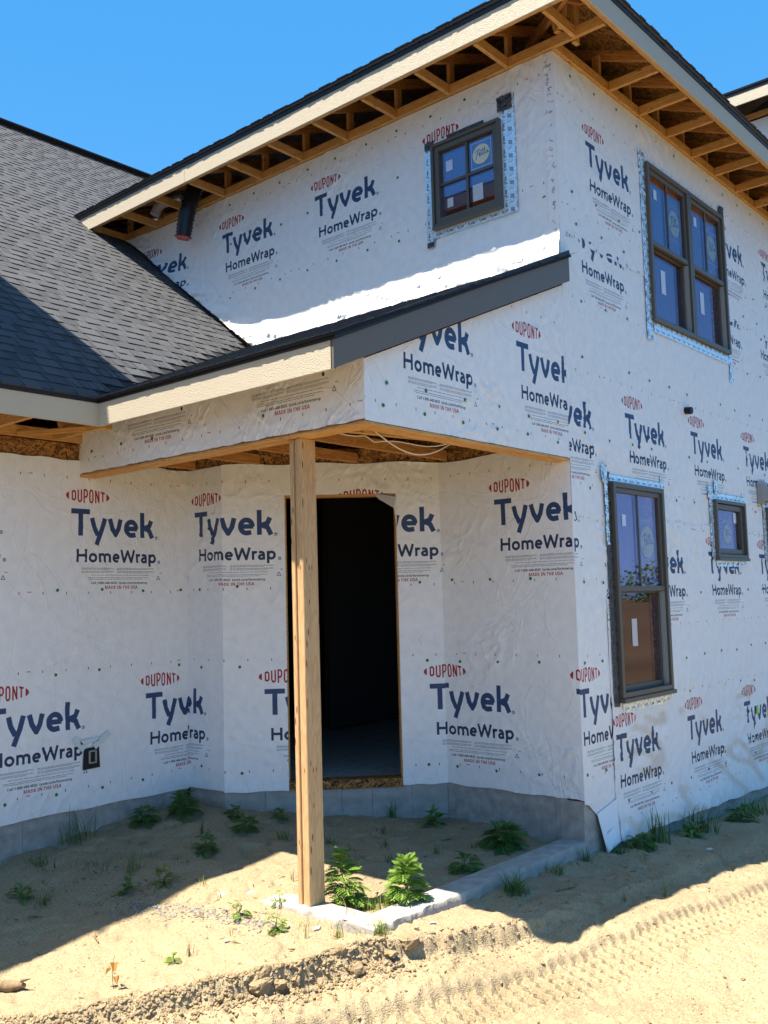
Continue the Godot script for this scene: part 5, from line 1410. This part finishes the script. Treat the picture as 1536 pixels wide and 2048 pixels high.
func feathery(called: String, label: String, x: float, z: float, tall: float, leaves: int, size: float, spread: float, tint: Color, sd: int, group := "", deep := 0.0):
	var r := RandomNumberGenerator.new(); r.seed = sd
	var t := thing(called, label, "plant", Vector3(x, ground_at(x, z) - 0.008 - deep, z), r.randf() * TAU, group)
	var stems := 1 if tall > size * 1.2 else 3
	var m: StandardMaterial3D = M.leaf
	var key := "leaf_%s" % tint.to_html()
	if not M.has(key):
		m = M.leaf.duplicate(); m.albedo_color = tint.linear_to_srgb(); M[key] = m
	m = M[key]
	for s in stems:
		var lean := Vector3(r.randfn(0, 0.12), 1, r.randfn(0, 0.12)).normalized() if stems == 1 else Vector3(r.randfn(0, 0.45), 1, r.randfn(0, 0.45)).normalized()
		var pts := []; var rad := []
		for k in 6:
			pts.append(lean * tall * k / 5.0 + Vector3(0.01 * sin(k * 1.3), 0, 0.01 * cos(k * 1.7))); rad.append(lerpf(0.0048, 0.0022, k / 5.0))
		part(t, "stem", tube_mesh(pts, rad, 6), M.stem)
		for k in leaves / stems:
			var f := lerpf(0.12, 1.0, float(k) / maxi(1, leaves / stems - 1))
			var sc := size * (1.0 - 0.55 * f * f) * r.randf_range(0.8, 1.15)
			var b := Basis(Vector3.UP, k * 2.4 + s * 1.1 + r.randf() * 0.5) * Basis(Vector3(0, 0, 1), lerpf(0.05, 0.95, f * f) + r.randfn(0, 0.12) + spread) * Basis(Vector3(1, 0, 0), r.randfn(0, 0.25))
			part(t, "leaf", (plain_kinds if sd in [405, 410, 412, 413, 418, 420] else leaf_kinds)[r.randi() % 5], m, Transform3D(b.scaled(Vector3(sc, sc, sc)), lean * tall * f))

func blades(sd: int, n: int, tall: float, wide: float, out: float, tint: Color) -> ArrayMesh:
	var r := RandomNumberGenerator.new(); r.seed = sd
	var g := G.new()
	for k in n:
		var a := r.randf() * TAU; var d := Vector3(cos(a), 0, sin(a)); var o := Vector3(r.randfn(0, 1), 0, r.randfn(0, 1)) * wide * 0.45
		var l := tall * r.randf_range(0.45, 1.1); var bend := out * r.randf_range(0.3, 1.2); var w := minf(0.006, l * 0.035) * r.randf_range(0.7, 1.2)
		var sd2 := d.cross(Vector3.UP)
		var f := r.randf_range(0.7, 1.25); var col := Color(tint.r * f, tint.g * f, tint.b * f)
		var prev := o - Vector3(0, 0.01, 0); var pw := w
		for j in range(1, 5):
			var t := j / 4.0
			var p := o + d * l * bend * t * t + Vector3(0, l * (t - 0.35 * bend * t * t), 0); var w2 := w * (1.0 - t * 0.92)
			g.face([prev + sd2 * pw, prev - sd2 * pw, p - sd2 * w2, p + sd2 * w2], col, 1.0, d * -0.3 + Vector3.UP)
			prev = p; pw = w2
	return g.mesh()

func tuft(called: String, label: String, x: float, z: float, n: int, tall: float, wide: float, out: float, tint: Color, sd: int, group := ""):
	var y := ground_at(x, z)
	var o := solo(called, blades(sd, n, tall, wide, out, tint), M.grass, Vector3(x, y - 0.004, z), label, "grass" if called != "weed_sprout" else "plant", group)

func plants():
	for k in 5: leaf_kinds.append(lobed_leaf(300 + k, 1.0)); plain_kinds.append(plain_leaf(320 + k))
	M.grass = M.leaf.duplicate(); M.grass.albedo_color = Color.WHITE
	M.grass.backlight = lin(0.30, 0.34, 0.2)
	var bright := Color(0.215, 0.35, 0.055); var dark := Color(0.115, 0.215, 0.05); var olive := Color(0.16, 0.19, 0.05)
	feathery("ragweed_plant", "tall feathery green weed growing beside the foot of the porch post", -0.50, 2.16, 0.34, 46, 0.165, 0.05, bright, 401)
	feathery("ragweed_plant", "bushy feathery green weed growing inside the corner of the porch ledge", -0.225, 1.93, 0.32, 50, 0.16, 0.1, bright, 402)
	feathery("ragweed_plant", "wide dark feathery weed spreading below the wall next to the house corner", -0.50, 0.42, 0.13, 36, 0.21, -0.05, dark, 403)
	feathery("ragweed_plant", "low feathery weed on the sand in front of the concrete ledge's shaded length", -0.36, 1.12, 0.10, 15, 0.17, -0.05, dark, 404)
	feathery("ragweed_plant", "dark leafy clump in the recess between door wall and corner wall", -1.28, 0.27, 0.12, 20, 0.17, 0.0, dark, 405)
	feathery("ragweed_plant", "large dark bush of weeds in the inner corner beside the wing wall", -2.83, 1.70, 0.17, 34, 0.17, 0.1, dark, 406)
	feathery("ragweed_plant", "spreading dark weeds along the wing's concrete base", -3.0, 1.98, 0.11, 26, 0.15, 0.0, dark, 407)
	feathery("ragweed_plant", "small dense feathery weed in the shaded sand before the doorway's wall", -2.21, 1.57, 0.13, 24, 0.13, 0.1, dark, 408)
	feathery("ragweed_plant", "small drooping weed on the shaded slope below the dense one", -2.19, 2.0, 0.12, 18, 0.13, 0.05, dark, 409)
	feathery("ragweed_plant", "leafy weed at the foot of the slanting wall under the door sill", -2.26, 1.13, 0.09, 20, 0.12, 0.1, dark, 410)
	feathery("ragweed_plant", "little weed against the concrete at the slanting wall's outer corner", -2.55, 1.42, 0.08, 16, 0.11, 0.1, dark, 411)
	feathery("ragweed_plant", "soft grey-green weed at the edge of the shaded gravel", -2.03, 2.82, 0.12, 26, 0.10, 0.2, dark, 412)
	feathery("ragweed_plant", "weed with reddish leaves near the shade's edge on the sand", -1.90, 2.58, 0.13, 12, 0.14, 0.1, olive, 413)
	feathery("ragweed_plant", "small sunlit weed rooted in the line of gravel", -0.94, 2.70, 0.10, 12, 0.085, 0.0, bright, 414)
	feathery("ragweed_plant", "sunlit weed with a browned stalk near the gravel's end", -0.56, 2.72, 0.10, 14, 0.085, 0.0, bright, 415)
	feathery("ragweed_plant", "sparse sunlit weed lying on bare sand", -0.82, 3.30, 0.04, 9, 0.075, -0.1, bright, 416)
	feathery("ragweed_plant", "pale thin weed on the sand between gravel and porch post", -0.85, 2.46, 0.08, 9, 0.07, 0.0, bright, 417)
	feathery("ragweed_plant", "small weed cluster at the bottom of the shaded slope by the wing", -2.55, 3.30, 0.10, 20, 0.12, 0.1, dark, 418)
	feathery("ragweed_plant", "low weeds under the side wall's hanging wrap", 0.16, -0.62, 0.09, 24, 0.15, -0.05, dark, 419)
	feathery("ragweed_plant", "dark weeds further along under the side wall", 0.24, -1.45, 0.10, 24, 0.16, 0.0, dark, 420)
	feathery("ragweed_plant", "weeds at the far end of the side wall's base", 0.25, -2.5, 0.12, 20, 0.18, 0.0, dark, 421)
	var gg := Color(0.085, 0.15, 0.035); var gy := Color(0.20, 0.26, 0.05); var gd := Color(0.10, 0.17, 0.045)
	tuft("grass_tuft", "short bright grass filling the ledge corner between two weeds", -0.36, 2.08, 150, 0.10, 0.16, 0.35, gy, 501)
	tuft("grass_tuft", "round tuft of bright grass in front of the ledge corner", 0.0, 2.44, 85, 0.10, 0.07, 0.5, gy, 502)
	tuft("grass_tuft", "sprawling dark grass beside the outer face of the ledge", 0.12, 1.20, 90, 0.17, 0.09, 1.0, gd, 503)
	tuft("grass_tuft", "thin grass at the ledge where it meets the house corner", 0.06, 0.12, 34, 0.13, 0.05, 0.6, gd, 504)
	tuft("grass_tuft", "flattened grass along the outer face of the ledge", 0.10, 0.62, 60, 0.10, 0.09, 1.0, gd, 505)
	tuft("grass_tuft", "tall grass stalks under the tall window", 0.13, -0.98, 46, 0.34, 0.09, 0.5, gd, 506)
	tuft("grass_tuft", "dense grass at the loose corner of the wrap", 0.09, -0.34, 80, 0.12, 0.10, 0.8, gd, 507)
	tuft("grass_tuft", "tall loose grass under the small window", 0.18, -1.75, 60, 0.30, 0.14, 0.8, gd, 508)
	tuft("grass_tuft", "grass at the far foot of the side wall", 0.2, -2.9, 60, 0.25, 0.2, 0.8, gd, 509)
	tuft("grass_tuft", "spiky dark grass below the wall beside the door jamb", -1.68, 0.38, 24, 0.20, 0.06, 0.8, gd, 510)
	tuft("grass_tuft", "two bright grass stalks in the open sand before the post", -0.19, 2.60, 12, 0.15, 0.03, 0.35, gy, 511)
	tuft("grass_tuft", "tiny yellow-green grass sprig by the stalks", -0.09, 2.54, 9, 0.055, 0.025, 0.5, gy, 512)
	tuft("grass_tuft", "single upright grass blade near the crumbled bank", -0.33, 2.72, 4, 0.11, 0.02, 0.2, gy, 513)
	tuft("grass_tuft", "grass sprig lit at the very edge of the shade", -1.62, 2.46, 9, 0.09, 0.03, 0.9, gy, 514)
	tuft("grass_tuft", "tall thin grass against the wing's concrete base", -3.08, 2.55, 30, 0.30, 0.12, 0.5, gd, 515)
	tuft("grass_tuft", "patch of short grass on the shaded slope by the wing", -2.62, 2.62, 110, 0.07, 0.22, 0.8, gd, 516)
	tuft("grass_tuft", "low grass patch at the top of the shaded slope", -2.45, 2.30, 90, 0.06, 0.20, 0.9, gd, 517)
	tuft("grass_tuft", "thin stalks rising from the shaded slope's middle", -2.30, 2.55, 16, 0.20, 0.08, 0.4, gd, 518)
	tuft("grass_tuft", "upright stalk in the sand under the printed wing wall", -2.42, 1.85, 7, 0.22, 0.02, 0.3, gd, 519)
	tuft("grass_tuft", "tuft on the shaded sand near the wing's base", -2.95, 2.95, 60, 0.13, 0.12, 0.8, gd, 520)
	tuft("grass_tuft", "thin grass beside the gravel in the shade", -2.40, 3.22, 34, 0.13, 0.1, 0.6, gd, 521)
	tuft("weed_sprout", "lone pale sprout at the edge of the shade on the track's shoulder", 0.79, 0.33, 9, 0.15, 0.02, 0.35, gg, 522)
	tuft("weed_sprout", "smaller sprout beside the lone one on the shaded shoulder", 0.67, 0.70, 6, 0.10, 0.02, 0.4, gg, 523)
	tuft("grass_tuft", "yellowish grass on the bright sand beside the ledge", 0.14, 1.88, 14, 0.05, 0.08, 0.9, gy, 524)
	tuft("grass_tuft", "thin straw-coloured grass around the buried end of the ledge", -0.78, 2.55, 30, 0.05, 0.16, 0.9, gy, 525)
	tuft("grass_tuft", "straw-coloured sprigs beside the gravel's end", -0.42, 2.62, 26, 0.06, 0.10, 0.9, gy, 526)
	var dr := RandomNumberGenerator.new(); dr.seed = 530
	for k in 14:
		var x := dr.randf_range(-2.9, 0.45); var z := dr.randf_range(0.9, 3.3)
		if z < 1.6 and x < -1.6 - z * 0.3: x = -1.2 + dr.randf()
		if x > 0.05: z = dr.randf_range(-0.6, 1.2)
		tuft("dry_stalks", "wispy straw-coloured dead stalks standing on the shaded sand", x, z, dr.randi_range(4, 10), dr.randf_range(0.07, 0.2), 0.05, 0.7, Color(0.26, 0.20, 0.10), 540 + k, "dead stalks about the porch")
	for k in 26:
		var x := dr.randf_range(-3.0, -0.3); var z := dr.randf_range(1.2, 3.3)
		if x > -1.9: z = dr.randf_range(0.5, 1.5)
		if z < 1.5 and x < -1.5 - (1.5 - z) * -0.9: x = maxf(x, -1.9)
		if x < -1.3 and z < -x - 1.05: z = -x - 0.95
		tuft("grass_wisp", "thin wisp of green grass on the shaded porch soil", x, z, dr.randi_range(8, 24), dr.randf_range(0.05, 0.12), 0.045, 0.9, gd, 560 + k, "wisps of grass on the porch soil")
	# a dry brown seedling on the sunny sand
	var y := ground_at(-0.80, 3.72)
	var s := thing("dry_seedling", "dry seedling with curled brown leaves standing alone on sunny sand", "plant", Vector3(-0.80, y - 0.01, 3.72))
	part(s, "stem", tube_mesh([Vector3(0, 0, 0), Vector3(-0.01, 0.06, 0), Vector3(-0.005, 0.13, 0.005), Vector3(0.012, 0.19, 0)], [0.0025, 0.002, 0.002, 0.0012], 5), M.bark)
	var bl := mat(0.28, 0.15, 0.035, 0.7); bl.backlight_enabled = true; bl.backlight = lin(0.35, 0.2, 0.04)
	for q in [[0.012, 0.15, 0.055, 0.7], [-0.02, 0.11, 0.04, 2.6], [0.008, 0.075, 0.045, 0.2], [0.0, 0.12, 0.04, 4.0]]:
		var g := G.new(); var a: Vector3 = Vector3(cos(q[3]), 0, sin(q[3])) * q[2]; var c: Vector3 = Vector3(-sin(q[3]), 0, cos(q[3])) * q[2] * 0.42
		var o := Vector3(q[0], q[1], 0)
		g.face([o, o + a * 0.5 + c + Vector3(0, 0.012, 0), o + a * 0.95 + Vector3(0, -0.035, 0)], Color.WHITE, 1.0, Vector3.UP); g.face([o, o + a * 0.5 - c + Vector3(0, 0.01, 0), o + a * 0.95 + Vector3(0, -0.035, 0)], Color.WHITE, 1.0, Vector3.UP)
		part(s, "leaf", g.mesh(), bl)

# ---------------------------------------------------------------- stones, clods and scraps
func lump(sd: int, cuts: int, seg := 12) -> ArrayMesh:
	# a broken clod of radius about 1: a ball cut by planes, its faces pitted
	var r := RandomNumberGenerator.new(); r.seed = sd
	var n := FastNoiseLite.new(); n.seed = sd; n.frequency = 1.6; n.fractal_octaves = 3
	var s := SphereMesh.new(); s.radius = 1.0; s.height = 2.0; s.radial_segments = seg; s.rings = seg / 2
	var a := s.get_mesh_arrays(); var v: PackedVector3Array = a[Mesh.ARRAY_VERTEX]; var ix: PackedInt32Array = a[Mesh.ARRAY_INDEX]
	var pl := []
	for k in cuts: pl.append([Vector3(r.randfn(), r.randfn() * 0.8, r.randfn()).normalized(), r.randf_range(0.45, 0.85)])
	var q := PackedVector3Array()
	for p0 in v:
		var p := p0 * Vector3(1.0, 0.8, 1.0)
		for c in pl:
			var t: float = p.dot(c[0])
			if t > c[1]: p -= c[0] * (t - c[1])
		q.append(p + p0 * n.get_noise_3dv(p0) * 0.22)
	var g := G.new()
	for k in range(0, ix.size(), 3): 
		var cen := (q[ix[k]] + q[ix[k + 1]] + q[ix[k + 2]]) / 3.0
		if (q[ix[k + 1]] - q[ix[k]]).cross(q[ix[k + 2]] - q[ix[k]]).length() > 1e-7: g.face([q[ix[k]], q[ix[k + 1]], q[ix[k + 2]]], Color.WHITE, 1.0, cen)
	return g.mesh()

func scatter(called: String, label: String, category: String, meshes: Array, m: Material, n: int, sd: int, place: Callable):
	# many alike bits as one mass; place(r) -> [x, z, size, tone] or null
	for k in meshes.size():
		var r := RandomNumberGenerator.new(); r.seed = sd + k
		var mm := MultiMesh.new(); mm.transform_format = MultiMesh.TRANSFORM_3D; mm.use_colors = true; mm.mesh = meshes[k]
		var tf := []; var cs := []
		for i in n / meshes.size():
			var q = place.call(r)
			if q == null: continue
			var sz: float = q[2]
			var b := Basis.from_euler(Vector3(r.randfn(0, 0.5), r.randf() * TAU, r.randfn(0, 0.5))).scaled_local(Vector3(sz * r.randf_range(0.7, 1.4), sz * r.randf_range(0.6, 1.1), sz))
			tf.append(Transform3D(b, Vector3(q[0], ground_at(q[0], q[1]) + sz * 0.15, q[1]))); cs.append(q[3])
		mm.instance_count = tf.size()
		for i in tf.size(): mm.set_instance_transform(i, tf[i]); mm.set_instance_color(i, cs[i])
		var o := MultiMeshInstance3D.new(); o.name = numbered(called); o.multimesh = mm; o.material_override = m
		o.set_meta("kind", "stuff"); o.set_meta("label", label); o.set_meta("category", category); add_child(o)

func loose_things():
	var lumps := []
	for k in 6: lumps.append(lump(600 + k, 9, 18 if k > 2 else 10))
	# the big clods hanging on the broken bank
	var r := RandomNumberGenerator.new(); r.seed = 61
	var sites := []
	for k in 26:
		var zc := r.randfn(3.0, 0.3)
		sites.append([clampf(zc, 2.35, 3.8), r.randf_range(-0.03, 0.11), 0.022 + 0.06 * pow(r.randf(), 2.2)])
	for s in sites:
		var x: float = along(BANK, s[0]) + s[1]
		var o := solo("soil_clod", lumps[3 + r.randi() % 3], M.clod, Vector3(x, lerpf(ground_at(x - 0.05, s[0]), ground_at(x + 0.02, s[0]), 0.5) - s[2] * 0.2, s[0]), "broken clod of damp sandy soil on the broken bank below the post", "soil", "soil clods along the broken bank", r.randf() * TAU)
		o.scale = Vector3(s[2] * r.randf_range(0.9, 1.35), s[2] * r.randf_range(0.75, 1.0), s[2])
	var tone := func(rr: RandomNumberGenerator, lo: float, hi: float) -> Color:
		var f := rr.randf_range(lo, hi); return Color(f, f * rr.randf_range(0.97, 1.0), f * rr.randf_range(0.93, 1.0))
	var small := lumps.slice(0, 3)
	scatter("soil_crumbs", "loose crumbs of soil along the broken bank", "soil", small, M.soil, 9000, 62, func(rr):
		var z: float = rr.randf_range(1.6, 4.4); var x: float = along(BANK, z) + absf(rr.randfn(0.0, 0.13)) - 0.03
		if z < 2.45 and rr.randf() < 0.85: return null
		return [x, z, 0.0025 + 0.014 * pow(rr.randf(), 3.0), tone.call(rr, 0.75, 1.0)])
	scatter("sand_lumps", "small lumps of sand strewn over the wheel track and its shoulders", "sand", small, M.sand, 5200, 66, func(rr):
		var z: float = rr.randf_range(-1.6, 4.2); var x: float = along(TRACK, z) + rr.randf_range(-0.8, 1.5)
		if absf(x - along(TRACK, z)) < 0.18 and rr.randf() < 0.7: return null
		if x < along(BANK, z): return null
		return [x, z, rr.randf_range(0.002, 0.007) * (1.0 if rr.randf() > 0.04 else 2.0), tone.call(rr, 0.8, 1.05)])
	scatter("sand_grit", "coarse grit and crumbs lying on the porch sand", "sand", small, M.sand, 1700, 72, func(rr):
		var x: float = rr.randf_range(-3.1, 0.6); var z: float = rr.randf_range(-1.0, 4.2)
		if x > along(BANK, z): return null
		if z < 1.4 and x < -L1 - z * 0.9: return null
		if z < 0.1 and x < 0.05: return null
		return [x, z, rr.randf_range(0.002, 0.006), tone.call(rr, 0.6, 0.95)])
	scatter("gravel", "line of pale gravel spilled across the sand", "gravel", small, M.stone, 900, 69, func(rr):
		var t: float = rr.randf(); var x: float = lerpf(-1.85, -0.55, t) + rr.randfn(0, 0.06); var z: float = lerpf(2.86, 2.70, t) + rr.randfn(0, 0.05) * (1.0 if rr.randf() < 0.8 else 2.5)
		if rr.randf() < 0.2: x = rr.randf_range(-2.6, -1.6); z = rr.randf_range(2.6, 3.1)
		return [x, z, rr.randf_range(0.003, 0.010), tone.call(rr, 0.35, 0.95)])
	# single stones
	for s in [[-0.045, 2.20 + 0.26, 0.026, 1.35, "white stone lying against the outside of the ledge corner"], [-0.36, 2.60, 0.026, 1.1, "pale flat stone on the sand beside the grass stalks"], [-1.66, 2.84, 0.024, 0.5, "dark stone among the gravel in the shade"], [-0.72, 3.0, 0.018, 0.8, "brown flake of stone on the open sand"], [0.53, -1.10, 0.035, 1.5, "white chip of debris on the shaded sand by the side wall"], [-2.1, 2.74, 0.03, 0.8, "grey stone beside the soft grey-green weed"], [0.14, 2.12, 0.02, 0.9, "small grey stone on the bright sand beside the ledge"]]:
		var m2: StandardMaterial3D = M.stone.duplicate(); m2.albedo_color = lin(0.46 * s[3], 0.45 * s[3], 0.43 * s[3])
		var o := solo("stone", lumps[r.randi() % 6], m2, Vector3(s[0], ground_at(s[0], s[1]) + s[2] * 0.25, s[1]), s[4], "stone", "", r.randf() * TAU)
		o.scale = Vector3(s[2] * 1.5, s[2] * 0.7, s[2])
	# sticks and offcuts
	var lg := thing("broken_branch", "short peeled branch lying at the corner of the sunny sand", "branch", Vector3(-1.44, ground_at(-1.44, 4.02) + 0.03, 4.02), 0.5)
	var wp := []; var wr := []
	for k in 15:
		var f := k / 14.0
		wp.append(Vector3(-0.4 + 0.54 * f, 0.006 * sin(f * 7.0), 0.012 * sin(f * 4.0))); wr.append((0.026 + 0.006 * sin(f * 9.0) + 0.004 * nf.get_noise_2d(k * 2.3, 5.0)) * (1.0 if k < 13 else 0.75 if k == 13 else 0.35))
	part(lg, "wood", tube_mesh(wp, wr, 11), M.bark)
	part(lg, "splinter", tube_mesh([Vector3(0.12, 0.03, 0.0), Vector3(0.19, 0.05, 0.01)], [0.012, 0.001], 5), M.bark)
	for s in [[-0.98, 2.66, 0.13, 0.7, "pale wood splinter lying by the gravel"], [-0.55, 0.72, 0.22, 2.5, "thin stick lying against the wide dark weed"], [-0.30, 2.86, 0.06, 0.3, "bit of bark at the top of the broken bank"], [-1.55, 3.35, 0.18, -0.5, "flaked strip of wood at the shade's edge"], [-2.2, 3.4, 0.12, 0.4, "dark stick on the shaded sand"], [-1.9, 1.6, 0.07, 1.9, "small twig on the shaded sand before the doorway"], [-0.95, 0.55, 0.09, 0.9, "twig on the sand near the door wall"], [0.35, 0.9, 0.2, 1.2, "thin root lying in the shaded sand outside the ledge"]]:
		var g := G.new(); var l: float = s[2]
		tube(g, [Vector3(-l * 0.5, 0, 0), Vector3(-l * 0.1, 0.006, 0.01), Vector3(l * 0.5, 0.002, -0.005)], [0.004, 0.007, 0.003], 6)
		solo("stick", g.mesh(), M.bark, Vector3(s[0], ground_at(s[0], s[1]) + 0.006, s[1]), s[4], "stick", "", s[3])
	# bits of bark and dead stalks
	var bits := G.new(); tube(bits, [Vector3(-1, 0, 0), Vector3(0, 0.1, 0.1), Vector3(1, 0, 0)], [0.12, 0.16, 0.1], 5)
	scatter("litter", "scraps of bark and dead stalks on the shaded sand", "litter", [bits.mesh()], M.bark, 900, 75, func(rr):
		var x: float = rr.randf_range(-3.0, 0.9); var z: float = rr.randf_range(-2.5, 3.9)
		if z < 1.4 and x < -L1 - z * 0.9: return null
		if z < 0.1 and x < 0.1: return null
		return [x, z, rr.randf_range(0.005, 0.02) * (1.0 if rr.randf() > 0.1 else 2.0), tone.call(rr, 0.3, 1.0)])
